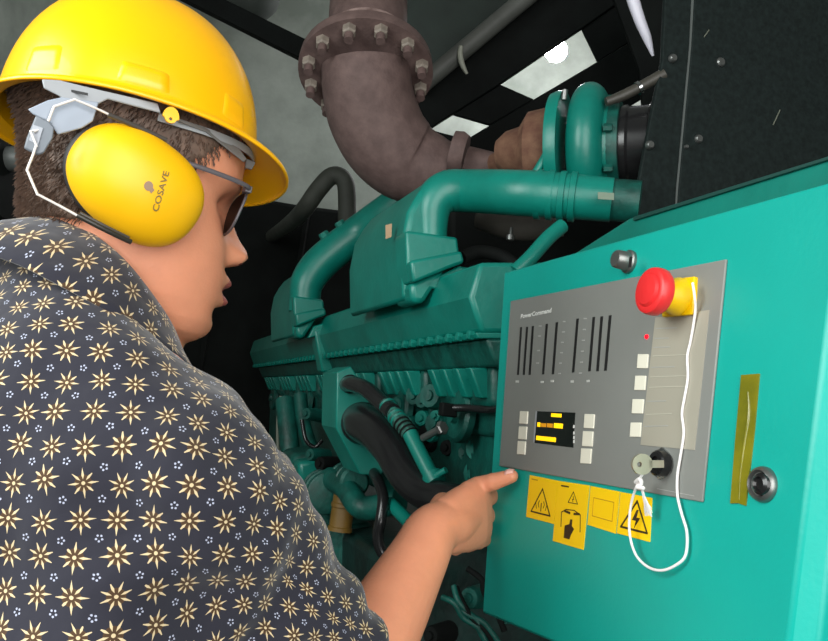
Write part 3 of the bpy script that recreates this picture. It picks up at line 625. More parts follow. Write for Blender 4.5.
TABLE = np.array([  # u, front, back, half width
    (-.122, .064, .030, .014), (-.118, .077, .012, .030), (-.110, .086, -.005, .044), (-.100, .090, -.022, .053), (-.085, .091, -.045, .061), (-.070, .094, -.064, .066), (-.055, .092, -.066, .069),
    (-.040, .086, -.071, .070), (-.020, .082, -.075, .072), (0, .082, -.078, .074), (.020, .090, -.082, .076), (.040, .092, -.088, .077), (.062, .086, -.099, .076), (.082, .073, -.090, .069), (.098, .054, -.074, .056), (.110, .028, -.048, .036), (.116, .004, -.012, .008)])
def g(x, s): return math.exp(-(x / s) ** 2)
def head_local(u, a):
    fr_, bk, hw = (np.interp(u, TABLE[:, 0], TABLE[:, i]) for i in (1, 2, 3))
    mid, hl = (fr_ + bk) / 2, (fr_ - bk) / 2
    c, s = math.cos(a), math.sin(a); p = .86
    f = mid + hl * math.copysign(abs(c) ** p, c); r = hw * math.copysign(abs(s) ** p, s)
    if c > 0:
        y = r
        # nose: bridge to tip, with wings
        t = np.interp(u, [-.048, -.042, -.034, -.027, -.015, .0, .012, .022], [0, .021, .031, .030, .020, .011, .005, 0])
        w = np.interp(u, [-.046, -.030, -.012, .015], [.021, .0195, .0125, .009])
        f += t * g(y, w) + .009 * g(u + .036, .009) * (g(y - .016, .007) + g(y + .016, .007))
        f += .0125 * g(u + .0600, .0070) * g(y, .022) - .0050 * g(u + .0690, .0028) * g(y, .024) + .0130 * g(u + .0775, .0062) * g(y, .020)   # lips
        f += -.006 * g(u + .089, .006) * g(y, .02) + .005 * g(u + .104, .012) * g(y, .02)
        f += -.009 * g(u - .002, .011) * (g(y - .033, .016) + g(y + .033, .016)) + .004 * g(u - .022, .007) * g(y, .05)        # eyes, brow
        f += .004 * g(u + .035, .02) * (g(y - .042, .018) + g(y + .042, .018))      # cheeks
    return f, r, u
def head_bm(off=0.0, mask=None, nu=84, na=112):
    bm = new(); us = np.linspace(-.122, .116, nu); rows = []
    for u in us:
        row = []
        for k in range(na):
            f, r, uu = head_local(u, 2 * math.pi * k / na)
            row.append((f, r, uu))
        rows.append(row)
    V = [[bm.verts.new(H(*p)) for p in row] for row in rows]
    for i in range(nu - 1):
        for k in range(na):
            k2 = (k + 1) % na
            if mask is None or mask(*rows[i][k]): bm.faces.new((V[i][k], V[i][k2], V[i + 1][k2], V[i + 1][k]))
    if mask is None: bm.faces.new(V[0][::-1]); bm.faces.new(V[-1])
    else:
        bmesh.ops.delete(bm, geom=[v for v in bm.verts if not v.link_faces], context='VERTS')
    return bm
def ell(bm, secs, seg=40, cap=True, expo=1.0):
    """loft of oval sections: (centre, axis1*half, axis2*half)"""
    R = []
    for c, a, b in secs:
        ring = []
        for k in range(seg):
            t = 2 * math.pi * k / seg; x, y = math.cos(t), math.sin(t)
            ring.append(bm.verts.new(c + a * math.copysign(abs(x) ** expo, x) + b * math.copysign(abs(y) ** expo, y)))
        R.append(ring)
    for p, q in zip(R, R[1:]):
        for k in range(seg): bm.faces.new((p[k], p[(k + 1) % seg], q[(k + 1) % seg], q[k]))
    if cap: bm.faces.new(R[0][::-1]); bm.faces.new(R[-1])
    return R

TSEC = [  # down from neck base, forward shift, half width, half depth, tilt (radians, front lower)
    (.000, .000, .080, .086, .62), (.018, .000, .104, .094, .52), (.042, .004, .146, .106, .30), (.072, .010, .182, .126, .18), (.112, .024, .202, .160, .08),
    (.165, .034, .210, .180, 0), (.25, .028, .212, .172, 0), (.36, .020, .210, .162, 0), (.48, .016, .212, .164, 0), (.60, .010, .214, .160, 0), (.70, .008, .216, .156, 0)]
def tsec(s, k=1.0):
    d, fs, hw, hd, tl = s
    fwd = BF * math.cos(tl) - UP * math.sin(tl)
    return (NB - UP * d + BF * fs, BR_ * hw * k, fwd * hd * k)
def torso_at(d):
    cols_ = list(zip(*TSEC)); return tuple(np.interp(d, cols_[0], cols_[i]) for i in range(5))
SH = NB + BR_ * .162 - UP * .120 + BF * .005
EL = P(338, 704, .70)
WR = P(433, 531, .86)
hd_ = camvec(.638, -.047, .768).normalized(); hs_ = camvec(-.05, -1, -.03); hs_ = (hs_ - hd_ * hs_.dot(hd_)).normalized(); hb_ = hd_.cross(hs_)
if hb_.dot(CF) > 0: hb_ = -hb_
body = new()
hb = head_bm(); me_ = bpy.data.meshes.new('t'); hb.to_mesh(me_); hb.free(); body.from_mesh(me_); bpy.data.meshes.remove(me_)
# neck
tube(body, [H(-.005, 0, -.01), H(-.008, 0, -.06), NB + UP * .045 + BF * .008, NB - UP * .02, NB - UP * .10], [.056 * HS, .061, .065, .070, .075], 32, 6)
tube(body, [H(.03, 0, -.085), NB + UP * .02 + BF * .045, NB - UP * .05 + BF * .03], [.040, .046, .05], 24, 6)     # soft throat
ell(body, [tsec(s, .93) for s in [torso_at(d) for d in (.012, .03, .05, .08, .12, .17, .25, .36, .48, .60, .66)]])
# right arm
FAM = EL.lerp(WR, .33)
tube(body, [SH - BR_ * .03, SH.lerp(EL, .3), SH.lerp(EL, .7), EL], [.058, .052, .046, .042], 28, 6, round_end=True)
tube(body, [EL, EL.lerp(WR, .22), EL.lerp(WR, .5), EL.lerp(WR, .8), WR, WR + hd_ * .035, WR + hd_ * .065], [.042, .0425, .0385, .032, .0285, .0255, .019], 28, 6, round_end=True)
def hand(bm, W, d, s, b, curls, index_dir=None, spread=1.0, index_len=None):
    """right-hand frame: d wrist->knuckles, s towards the index/thumb side, b out of the back of the hand"""
    K = W + d * .088
    ell(bm, [(W + d * .002, s * .020, b * .018), (W + d * .02, s * .031, b * .022), (W + d * .05, s * .037, b * .020), (W + d * .078, s * .040, b * .0175), (K + d * .008, s * .038, b * .0125), (K + d * .014, s * .030, b * .006)], 32, expo=.85)
    out = {}
    spec = (('index', .030, -.002, (.044, .027, .021), (.0112, .0098, .0088, .0078)), ('middle', .0102, .003, (.047, .030, .022), (.0106, .0094, .0086, .0078)),
            ('ring', -.0102, .000, (.043, .028, .021), (.0102, .0092, .0084, .0076)), ('little', -.0320, -.006, (.034, .021, .019), (.0094, .0084, .0078, .0072)))
    for (nm, so, do, ln, rr), (a1, a2, a3) in zip(spec, curls):
        p = K + s * so + d * do - b * .001; pts = [p - d * .02, p]; ang = 0
        base = d if nm != 'index' or index_dir is None else index_dir
        if nm == 'index' and index_len: ln = tuple(x * index_len / sum(ln) for x in ln)
        for L, a in zip(ln, (a1, a2, a3)):
            ang += math.radians(a); p = p + (base * math.cos(ang) - b * math.sin(ang) + s * {'index': 0, 'middle': 0, 'ring': -.08, 'little': -.26}[nm] * spread).normalized() * L; pts.append(p)
        tube(bm, pts, [rr[0] * .9, rr[0], rr[1], rr[2], rr[3]], 18, 4, round_end=True)
        sphere(bm, pts[1] + b * .001, rr[0] * 1.08); sphere(bm, pts[2], rr[1] * 1.06)
        out[nm] = pts
    th = [W + d * .022 + s * .004 - b * .010, W + d * .045 + s * .012 - b * .024, W + d * .072 + s * .010 - b * .040, W + d * .092 + s * -.002 - b * .046]
    tube(bm, th, [.016, .0135, .0115, .0095], 18, 5, round_end=True); out['thumb'] = th
    return out
imcp = WR + hd_ * .086 + hs_ * .030
itip = B(515.5, 475.5, .0085)
idir = (itip - imcp).normalized()
fing = hand(body, WR, hd_, hs_, hb_, ((0, 1, 2), (16, 100, 60), (20, 98, 55), (22, 88, 50)), idir, 1.0, (itip - imcp).length - .004)
# left arm, hanging at the far side
SHL = NB - BR_ * .168 - UP * .075; ELL = SHL - UP * .27 - BR_ * .05 + BF * .02; WRL = ELL + BF * .12 - UP * .20
tube(body, [SHL + BR_ * .03, SHL.lerp(ELL, .3), SHL.lerp(ELL, .7), ELL], [.058, .052, .046, .042], 24, 5, round_end=True)
tube(body, [ELL, ELL.lerp(WRL, .25), ELL.lerp(WRL, .6), WRL], [.043, .043, .037, .029], 24, 5, round_end=True)
dl = (WRL - ELL).normalized(); sl_ = (BF - dl * BF.dot(dl)).normalized(); bl_ = sl_.cross(dl)
if bl_.dot(BR_) > 0: bl_ = -bl_
hand(body, WRL, dl, sl_, bl_, ((20, 25, 15), (25, 30, 20), (28, 30, 20), (30, 30, 20)))
# one continuous skin
bmesh.ops.recalc_face_normals(body, faces=body.faces[:])
me0 = bpy.data.meshes.new('body_raw'); body.to_mesh(me0); body.free()
ob0 = bpy.data.objects.new('body_raw', me0); col.objects.link(ob0)
md = ob0.modifiers.new('r', 'REMESH'); md.mode = 'VOXEL'; md.voxel_size = .0020; md.adaptivity = 0
md = ob0.modifiers.new('s', 'SMOOTH'); md.factor = .5; md.iterations = 3
me1 = bpy.data.meshes.new_from_object(ob0.evaluated_get(bpy.context.evaluated_depsgraph_get()))
bpy.data.objects.remove(ob0); bpy.data.meshes.remove(me0)
me1.name = 'body'; me1.materials.clear(); me1.materials.append(SKIN); me1.materials.append(LIPS)
man = thing('person', Vector((NB.x, NB.y, 0)), 'man in yellow hard hat and star patterned dark shirt pointing at the control panel', 'person')
bo = bpy.data.objects.new('body', me1); col.objects.link(bo); bo.parent = man; bo.matrix_parent_inverse = Matrix.Translation(-man.location)
n = len(me1.polygons); me1.polygons.foreach_set('use_smooth', [True] * n)
cen = np.empty(n * 3); me1.polygons.foreach_get('center', cen); cen = cen.reshape(-1, 3) - np.array(HC)
lf, lr, lu = (cen @ np.array(v) / HS for v in (HF, HR, HU))
lipm = (lf > .070) & (np.abs(lr) < .024) & (((lu + .069) / (.0135 * np.sqrt(np.clip(1 - (lr / .025) ** 2, 0, 1)) + 1e-6)) ** 2 < 1)
me1.polygons.foreach_set('material_index', lipm.astype(np.int32))
dk_ = mat('dark_flesh', srgb(74, 34, 30), .6)
def blob(name, c, rf, rr, ru):
    b = new(); sphere(b, (0, 0, 0), 1.0, 14)
    for v in b.verts: v.co = H(c[0] + v.co.x * rf, c[1] + v.co.y * rr, c[2] + v.co.z * ru)
    return mesh_obj(name, b, dk_, bo, 60)
blob('nostril', (.103, .0115, -.0400), .0050, .0042, .0024); blob('nostril', (.103, -.0115, -.0400), .0050, .0042, .0024)
blob('mouth_opening', (.0865, .0, -.0690), .0085, .021, .0016)
# index nail
nt_ = fing['index']; tipd = (nt_[-1] - nt_[-2]).normalized()
nb_ = (hb_ * .75 + hs_ * .66); nb_ = (nb_ - tipd * nb_.dot(tipd)).normalized(); ns_ = tipd.cross(nb_)
b = new(); nc = nt_[-1] + tipd * .0005
for i in range(5):
    for j in range(5): b.verts.new(nc + tipd * (-.005 + .0025 * i) + (ns_ * math.sin((j - 2) * .34) + nb_ * math.cos((j - 2) * .34)) * (.0080 - .0012 * max(0, i - 2)))
b.verts.ensure_lookup_table()
for i in range(4):
    for j in range(4): b.faces.new([b.verts[k] for k in (i * 5 + j, i * 5 + j + 1, i * 5 + j + 6, i * 5 + j + 5)])
nl = mesh_obj('fingernail', b, mat('fingernail', srgb(232, 178, 165), .3), bo, 60); md = nl.modifiers.new('s', 'SOLIDIFY'); md.thickness = .0008; md.offset = 1

# hair: a close-cropped cap plus short strands
def hair_mask(f, r, u):
    lim = np.interp(u, [-.075, -.05, -.02, .005, .03, .05, .08], [-.075, -.045, -.010, .022, .045, .062, .09])
    return f < lim and u > (-.046 if f < -.03 else -.072)
hb2 = head_bm(mask=hair_mask)
hb2.normal_update()
hairo = mesh_obj('hair', hb2, HAIRM, bo, 80)
md = hairo.modifiers.new('s', 'SOLIDIFY'); md.thickness = .0025; md.offset = 1
random.seed(5); sb = new(); cnt = 0
while cnt < 5200:
    u = random.uniform(-.075, .07); a = random.uniform(.2, math.pi * 1.35)
    f, r, uu = head_local(u, a)
    if not hair_mask(f - random.uniform(0, .006), r, uu): continue
    c_ = Vector((0, 0, 0)); p = H(f, r, uu); nrm = (p - H(-.005, 0, uu)).normalized()
    down = (-HU * .75 - HF * (.35 if f < .03 else -.05) + nrm * random.uniform(.05, .22) + Vector([random.uniform(-.25, .25) for _ in range(3)])).normalized()
    L = random.uniform(.004, .0075) if f > .0 else random.uniform(.006, .011); side = down.cross(nrm).normalized() * .00035
    p = p + nrm * .0022
    v = [sb.verts.new(q) for q in (p - side, p + side, p + down * L * .6 + nrm * .0012 + side * .7, p + down * L, p + down * L * .6 + nrm * .0012 - side * .7)]
    sb.faces.new(v); cnt += 1
so = mesh_obj('hair_strands', sb, HAIRM, bo, recalc=False); so['kind'] = 'stuff'
# eyebrow on the near side
bb = new()
for k in range(120):
    r = random.uniform(.016, .052); u = .019 + .004 * math.sin((r - .016) / .036 * 2.6) + random.uniform(-.0025, .0025)
    # find the face angle for this r
    aa = math.asin(min(1, r / .0765)) * .98; f, rr, uu = head_local(u, aa)
    p = H(f, rr, uu); nrm = (HF * .8 + HR * .5).normalized(); dd = (HR * .8 - HF * .35 - HU * random.uniform(-.1, .3)).normalized(); sd = HU * .0005
    p += nrm * .0008
    bb.faces.new([bb.verts.new(q) for q in (p - sd, p + sd, p + dd * .008 + nrm * .0012)])
mesh_obj('eyebrow', bb, HAIRM, bo, recalc=False)['kind'] = 'stuff'

# ------------------------------------------------------------------ shirt cloth with printed stars
def cloth_mat():
    m = bpy.data.materials.new('star_print_cotton'); m.use_nodes = True; nt = m.node_tree; L = nt.links; N = nt.nodes
    b = N['Principled BSDF']; b.inputs['Roughness'].default_value = .85; b.inputs['Sheen Weight'].default_value = .25; b.inputs['Specular IOR Level'].default_value = .2
    def node(t, **k):
        n = N.new(t)
        for a, v in k.items(): setattr(n, a, v)
        return n
    def mth(op, a, b_=None, c=None):
        n = node('ShaderNodeMath', operation=op)
        for i, v in enumerate((a, b_, c)):
            if v is None: continue
            if isinstance(v, (int, float)): n.inputs[i].default_value = v
            else: L.new(v, n.inputs[i])
        return n.outputs[0]
    uv = node('ShaderNodeUVMap', uv_map='UVMap')
    mp = node('ShaderNodeMapping'); c45 = 1 / .0163
    mp.inputs['Scale'].default_value = (c45, c45, c45); mp.inputs['Rotation'].default_value = (0, 0, math.radians(38)); L.new(uv.outputs[0], mp.inputs[0])
    vo = node('ShaderNodeTexVoronoi', voronoi_dimensions='2D', feature='F1'); vo.inputs['Scale'].default_value = 1.0; vo.inputs['Randomness'].default_value = .22
    L.new(mp.outputs[0], vo.inputs['Vector'])
    sp = node('ShaderNodeSeparateXYZ'); L.new(vo.outputs['Position'], sp.inputs[0])
    sv = node('ShaderNodeSeparateXYZ'); L.new(mp.outputs[0], sv.inputs[0])
    dx = mth('SUBTRACT', sv.outputs[0], sp.outputs[0]); dy = mth('SUBTRACT', sv.outputs[1], sp.outputs[1])
    par = mth('FLOORED_MODULO', mth('ADD', mth('FLOOR', sp.outputs[0]), mth('FLOOR', sp.outputs[1])), 2.0)
    isstar = mth('LESS_THAN', par, .5)
    r = mth('SQRT', mth('ADD', mth('MULTIPLY', dx, dx), mth('MULTIPLY', dy, dy)))
    sc = node('ShaderNodeSeparateXYZ'); L.new(vo.outputs['Color'], sc.inputs[0])
    ang = mth('ADD', mth('ARCTAN2', dy, dx), mth('MULTIPLY', sc.outputs[0], 6.28))
    def sect(k): # signed angle inside its sector
        return mth('MULTIPLY', mth('SUBTRACT', mth('FRACT', mth('MULTIPLY', ang, k / (2 * math.pi))), .5), 2 * math.pi / k)
    RS = mth('MULTIPLY_ADD', sc.outputs[1], .10, .56)
    rn = mth('DIVIDE', r, RS)
    side = mth('ABSOLUTE', mth('MULTIPLY', rn, mth('SINE', sect(8))))
    # leaf-shaped rays
    wid = mth('MINIMUM', mth('MULTIPLY', mth('SUBTRACT', rn, .24), .30), mth('MULTIPLY', mth('SUBTRACT', 1.0, rn), .165))
    petal = mth('MULTIPLY', mth('LESS_THAN', side, wid), isstar)
    dot = mth('MULTIPLY', mth('LESS_THAN', rn, .12), isstar)
    brown = mth('MULTIPLY', mth('LESS_THAN', rn, .54), isstar)
    rays = mth('MAXIMUM', petal, dot)
    # little five-dot flowers
    isf = mth('SUBTRACT', 1.0, isstar)
    s5 = sect(5); fx_ = mth('SUBTRACT', mth('MULTIPLY', r, mth('COSINE', s5)), .115); fy_ = mth('MULTIPLY', r, mth('SINE', s5))
    fd = mth('SQRT', mth('ADD', mth('MULTIPLY', fx_, fx_), mth('MULTIPLY', fy_, fy_)))
    flower = mth('MULTIPLY', mth('LESS_THAN', fd, .042), isf)
    def mixc(f, a, b_):
        n = node('ShaderNodeMix', data_type='RGBA'); L.new(f, n.inputs[0])
        for i, v in ((6, a), (7, b_)):
            if isinstance(v, tuple): n.inputs[i].default_value = v
            else: L.new(v, n.inputs[i])
        return n.outputs[2]
    c = mixc(brown, srgb(40, 40, 50), srgb(74, 54, 36))
    c = mixc(rays, c, srgb(204, 184, 146)); c = mixc(flower, c, srgb(165, 170, 190))
    L.new(c, b.inputs['Base Color'])
    tc = node('ShaderNodeTexCoord'); no = node('ShaderNodeTexNoise'); no.inputs['Scale'].default_value = 16; no.inputs['Detail'].default_value = 3; L.new(tc.outputs['Object'], no.inputs['Vector'])
    bp_ = node('ShaderNodeBump'); bp_.inputs['Strength'].default_value = .5; bp_.inputs['Distance'].default_value = .012; L.new(no.outputs['Fac'], bp_.inputs['Height']); L.new(bp_.outputs['Normal'], b.inputs['Normal'])
    return m
CLOTH = cloth_mat()
from mathutils.bvhtree import BVHTree
def cloth_grid(fn, nu, nv, u0=.5, anchor=0):
    """closed ring grid; returns points [nv+1][nu] and isometric-ish uv: u = arc around from column u0, v = length down each column"""
    Pn = np.array([[tuple(fn(i / nu, j / nv)) for i in range(nu)] for j in range(nv + 1)])
    seg = np.linalg.norm(np.roll(Pn, -1, 1) - Pn, axis=2)
    cu = np.concatenate([np.zeros((nv + 1, 1)), np.cumsum(seg, 1)], 1)          # nu+1 columns
    k = int(u0 * nu); cu = cu - cu[:, k:k + 1]
    sv = np.linalg.norm(Pn[1:] - Pn[:-1], axis=2); cv = np.concatenate([np.zeros((1, nu)), np.cumsum(sv, 0)], 0)
    cv = cv - cv[anchor][None, :]
    w = np.hanning(nu // 8 * 2 + 1); w /= w.sum(); n2 = len(w) // 2
    cv = np.stack([np.convolve(np.concatenate([r[-n2:], r, r[:n2]]), w, 'valid') for r in cv])[:, :nu]
    cv = np.concatenate([cv, cv[:, :1]], 1)
    return Pn, cu, cv
def grid_faces(Pn): nv, nu = Pn.shape[0] - 1, Pn.shape[1]; return [(j * nu + i, j * nu + (i + 1) % nu, (j + 1) * nu + (i + 1) % nu, (j + 1) * nu + i) for j in range(nv) for i in range(nu)]
def wrinkle(p, amp, sc, seed=0):
    q = Vector((p.x * sc + seed, p.y * sc, p.z * sc * .55)); return amp * noise.noise(q) + amp * .5 * noise.noise(q * 2.3)
def torso_fn(u, v):
    d = .006 + .70 * v ** 1.5; c_, a, b = tsec(torso_at(d)); t = 2 * math.pi * (u + .5)      # u = .5: the man's right side
    x, y = math.cos(t), math.sin(t); e = .9
    return c_ + a * math.copysign(abs(x) ** e, x) + b * math.copysign(abs(y) ** e, y)
def sleeve_fn(S, E, hem, inward):
    ax = (E - S).normalized(); start = S - inward * .085 + UP * .012; hemc = S.lerp(E, hem)
    path = [start, S.lerp(start, .45) + ax * .002, S + ax * .03, S.lerp(hemc, .55), S.lerp(hemc, .8), hemc]; rad = [.054, .064, .068, .068, .070, .073]
    q = catmull([tuple(p) + (r,) for p, r in zip(path, rad)], 12); pos = [Vector(a[:3]) for a in q]; rr = [a[3] for a in q]
    x0 = BF.copy(); fr = []
    for i in range(len(pos)):
        t = (pos[min(i + 1, len(pos) - 1)] - pos[max(i - 1, 0)]).normalized(); x0 = (x0 - t * x0.dot(t)).normalized(); fr.append((x0.copy(), t.cross(x0)))
    def fn(u, v):
        i = min(int(v * (len(pos) - 1) + .5), len(pos) - 1); a = 2 * math.pi * u; x, y = fr[i]
        return pos[i] + (x * math.cos(a) + y * math.sin(a)) * rr[i]
    return fn, len(pos) - 1, hemc, ax
srcs = [cloth_grid(torso_fn, 128, 120, .5, 70)]
hems = []
for S_, E_, hm, inw in ((SH, EL, .77, BR_), (SHL, ELL, .80, -BR_)):
    fn_, nv_, hc_, ax_ = sleeve_fn(S_, E_, hm, inw); hems.append((hc_, ax_))
    # column facing the camera side carries the uv origin
    best = max(range(72), key=lambda i: -(fn_(i / 72, .7) - hc_).dot(CF))
    srcs.append(cloth_grid(fn_, 72, nv_, best / 72, nv_))
sm = new()
for Pn, cu, cv in srcs:
    nu = Pn.shape[1]; vs = [sm.verts.new(p) for p in Pn.reshape(-1, 3)]
    for f in grid_faces(Pn): sm.faces.new([vs[k] for k in f])
    sm.faces.new(vs[:nu][::-1]); sm.faces.new(vs[-nu:])
bmesh.ops.recalc_face_normals(sm, faces=sm.faces[:])
m0 = bpy.data.meshes.new('shirt_raw'); sm.to_mesh(m0); sm.free(); o0 = bpy.data.objects.new('shirt_raw', m0); col.objects.link(o0)
md = o0.modifiers.new('r', 'REMESH'); md.mode = 'VOXEL'; md.voxel_size = .0042
md = o0.modifiers.new('s', 'SMOOTH'); md.factor = .5; md.iterations = 22
m1 = bpy.data.meshes.new_from_object(o0.evaluated_get(bpy.context.evaluated_depsgraph_get())); bpy.data.objects.remove(o0); bpy.data.meshes.remove(m0)
sm = new(); sm.from_mesh(m1); bpy.data.meshes.remove(m1); sm.normal_update()
# open the hems and the neck
kill = []
for f in sm.faces:
    c_ = f.calc_center_median()
    if any(abs((c_ - hc).dot(ax)) < .016 and f.normal.dot(ax) > .75 and (c_ - hc).length < .09 for hc, ax in hems): kill.append(f)
    elif f.normal.z < -.8 and c_.z < NB.z - .66: kill.append(f)
bmesh.ops.delete(sm, geom=kill, context='FACES')
# pattern coordinates: the cloth is rolled out flat around the shoulder (geodesic map over the surface)
import heapq
uvl = sm.loops.layers.uv.new('UVMap'); sm.verts.ensure_lookup_table(); sm.verts.index_update(); sm.normal_update()
NV = len(sm.verts); CO = [v.co.copy() for v in sm.verts]; NO = [v.normal.copy() for v in sm.verts]
ADJ = [set() for _ in range(NV)]
for f in sm.faces:
    ids = [v.index for v in f.verts]
    for a in ids: ADJ[a].update(ids)
seedp = P(150, 440, .50); seed = min(range(NV), key=lambda k: (CO[k] - seedp).length_squared)
t1 = (UP - NO[seed] * UP.dot(NO[seed])).normalized(); UVS = {seed: (0.0, 0.0)}; FR = {seed: t1}; best = {seed: 0.0}; done = set(); heap = [(0.0, seed)]
def guess(p, v):
    d = CO[v] - CO[p]; L = d.length; n = NO[p]; dt = d - n * n.dot(d); dt = dt * (L / max(dt.length, 1e-9)); a = FR[p]; b = n.cross(a)
    return UVS[p][0] + dt.dot(a), UVS[p][1] + dt.dot(b)
while heap:
    d0, p = heapq.heappop(heap)
    if p in done: continue
    if p != seed:
        W = U_ = V_ = 0.0; fr = Vector()
        for q in ADJ[p]:
            if q in done:
                w = 1 / max((CO[q] - CO[p]).length, 1e-6); g_ = guess(q, p); U_ += w * g_[0]; V_ += w * g_[1]; W += w
                fr += (NO[q].rotation_difference(NO[p]) @ FR[q]) * w
        UVS[p] = (U_ / W, V_ / W); fr = fr - NO[p] * fr.dot(NO[p]); FR[p] = fr.normalized()
    done.add(p)
    for q in ADJ[p]:
        if q not in done:
            nd = d0 + (CO[q] - CO[p]).length
            if nd < best.get(q, 9e9): best[q] = nd; heapq.heappush(heap, (nd, q))
for f in sm.faces:
    vals = [UVS.get(v.index, (0, 0)) for v in f.verts]; us = [v[0] for v in vals]; vs_ = [v[1] for v in vals]
    if max(us) - min(us) > .03 or max(vs_) - min(vs_) > .03: vals = [vals[0]] * len(vals)
    for lp, v in zip(f.loops, vals): lp[uvl].uv = v
# folds in the cloth
axr = hems[0][1]
for v in sm.verts:
    p = v.co; k = min(1, max(0, (NB.z - p.z + .0) / .07)); s = (p - SH).dot(axr)
    w = wrinkle(p, .0115, 10) + .006 * noise.noise(Vector((p.x * 9, p.y * 9, p.z * 34))) * k
    if (p - SH).dot(BR_) > -.05 and s > 0: w += .0038 * math.sin(s * 85 + 5 * noise.noise(p * 10)) * min(1, s * 10)
    v.co = p + v.normal * w * (.25 + .75 * k)
shirt = mesh_obj('shirt', sm, CLOTH, bo, 80)
md = shirt.modifiers.new('s', 'SOLIDIFY'); md.thickness = .0018; md.offset = -1
shirt['label'] = 'dark short sleeved shirt printed with cream stars'
def cloth_ring(name, fn, nu, nv, ulen, parent, thick=.0018):
    bm = new(); uvl = bm.loops.layers.uv.new('UVMap'); V = [[bm.verts.new(fn(i / nu, j / nv)[0]) for i in range(nu)] for j in range(nv + 1)]
    for j in range(nv):
        for i in range(nu):
            i2 = (i + 1) % nu; f = bm.faces.new((V[j][i], V[j][i2], V[j + 1][i2], V[j + 1][i]))
            for lp, (ii, jj) in zip(f.loops, ((i, j), (i + 1, j), (i + 1, j + 1), (i, j + 1))): lp[uvl].uv = (ulen * ii / nu, fn(0, jj / nv)[1])
    o = mesh_obj(name, bm, CLOTH, parent, 80); md = o.modifiers.new('s', 'SOLIDIFY'); md.thickness = thick; md.offset = -1
    return o
# collar: stands up and folds over
def collar_fn(u, v):
    t = 2 * math.pi * u - math.pi / 2 + .0     # starts at the front... u=0 is the throat
    tl = .74; fwd = BF * math.cos(tl) - UP * math.sin(tl); upn = BF * math.sin(tl) + UP * math.cos(tl)
    t = 2 * math.pi * u
    dr_ = fwd * math.cos(t) + BR_ * math.sin(t)
    base = NB - UP * .008
    back = .5 - .5 * math.cos(t)
    prof = [(.076, -.010), (.076, .004), (.076, .013 - .001 * back), (.080, .018 - .001 * back), (.088, .016 - .001 * back), (.098, .005 - .001 * back), (.112, -.010), (.124, -.022 - .004 * back)]
    tls = (.74, .74, .74, .74, .72, .62, .50, .40)
    i = v * 7; j = min(int(i), 6); k = i - j
    r = prof[j][0] * (1 - k) + prof[j + 1][0] * k; h = prof[j][1] * (1 - k) + prof[j + 1][1] * k
    tl = tls[j] * (1 - k) + tls[j + 1] * k; fwd = BF * math.cos(tl) - UP * math.sin(tl); upn = BF * math.sin(tl) + UP * math.cos(tl); dr_ = fwd * math.cos(t) + BR_ * math.sin(t)
    p = base + dr_ * r * 1.0 + upn * h
    p += dr_ * .004 * noise.noise(p * 18) + upn * .003 * noise.noise(p * 14 + Vector((4, 0, 0)))
    return p, .9 + v * .105
cl = cloth_ring('collar', collar_fn, 96, 14, .74, bo)
# trousers and shoes (below the frame)
TROU = mat('dark_trousers', srgb(40, 42, 48), .9, var=.1)
bt = new(); hip = Vector((NB.x, NB.y, .95)) + BF * .01
for s in (-1, 1):
    h_ = hip + BR_ * .095 * s
    ell(bt, [(h_ + UP * .06, BR_ * .10, BF * .13), (h_ - UP * .08, BR_ * .098, BF * .115), (h_ - UP * .42 + BF * .01, BR_ * .075, BF * .085), (h_ - UP * .62, BR_ * .065, BF * .075), (Vector((h_.x, h_.y, .07)), BR_ * .06, BF * .07)], 28)
mesh_obj('trousers', bt, TROU, bo, 50)
for s in (-1, 1):
    f_ = Vector((hip.x, hip.y, 0)) + BR_ * .095 * s
    b = new(); ell(b, [(f_ - BF * .09 + UP * .035, BR_ * .03, UP * .03), (f_ - BF * .06 + UP * .05, BR_ * .038, UP * .048), (f_ + UP * .05, BR_ * .042, UP * .048), (f_ + BF * .08 + UP * .036, BR_ * .048, UP * .034), (f_ + BF * .15 + UP * .028, BR_ * .045, UP * .026), (f_ + BF * .18 + UP * .022, BR_ * .025, UP * .018)], 24)
    mesh_obj('shoe', b, BLACK, bo, 60)
# ------------------------------------------------------------------ hard hat
TILT = math.radians(1.5)
GF = HF * math.cos(TILT) + HU * math.sin(TILT); GU = HU * math.cos(TILT) - HF * math.sin(TILT)
GC = CAM + camvec(-.253, -.165, .7160)
RL = math.radians(7.5); GR = HR * math.cos(RL) + GU * math.sin(RL); GU = GU * math.cos(RL) - HR * math.sin(RL)
def G(f, r, u): return GC + GF * f + GR * r + GU * u
hat = thing('hard_hat', GC, 'yellow hard hat with a front peak worn by the man', 'hard hat')
HA, HB_, HH = .108, .096, .129
def shell_pt(a, z, off=0.0):
    """point on the dome: a = direction (0 front, pi/2 the man's right), z = height"""
    e = 2.2; s = max(0.0, 1 - (z / HH) ** e) ** (1 / e)
    s *= 1 + .02 * (1 - z / HH)
    x = math.cos(a); y = math.sin(a); p = .94
    return G((HA * s + off) * math.copysign(abs(x) ** p, x), (HB_ * s + off) * math.copysign(abs(y) ** p, y), z + off * (z / HH))
NA = 120
bm = new(); rings = []
def brim(a):
    c = max(0, math.cos(a)); cb_ = max(0, -math.cos(a))
    w = .009 + .024 * c ** 1.6 + .004 * cb_; dz = -.004 - .012 * c ** 1.6 + .0 * cb_
    return w, dz
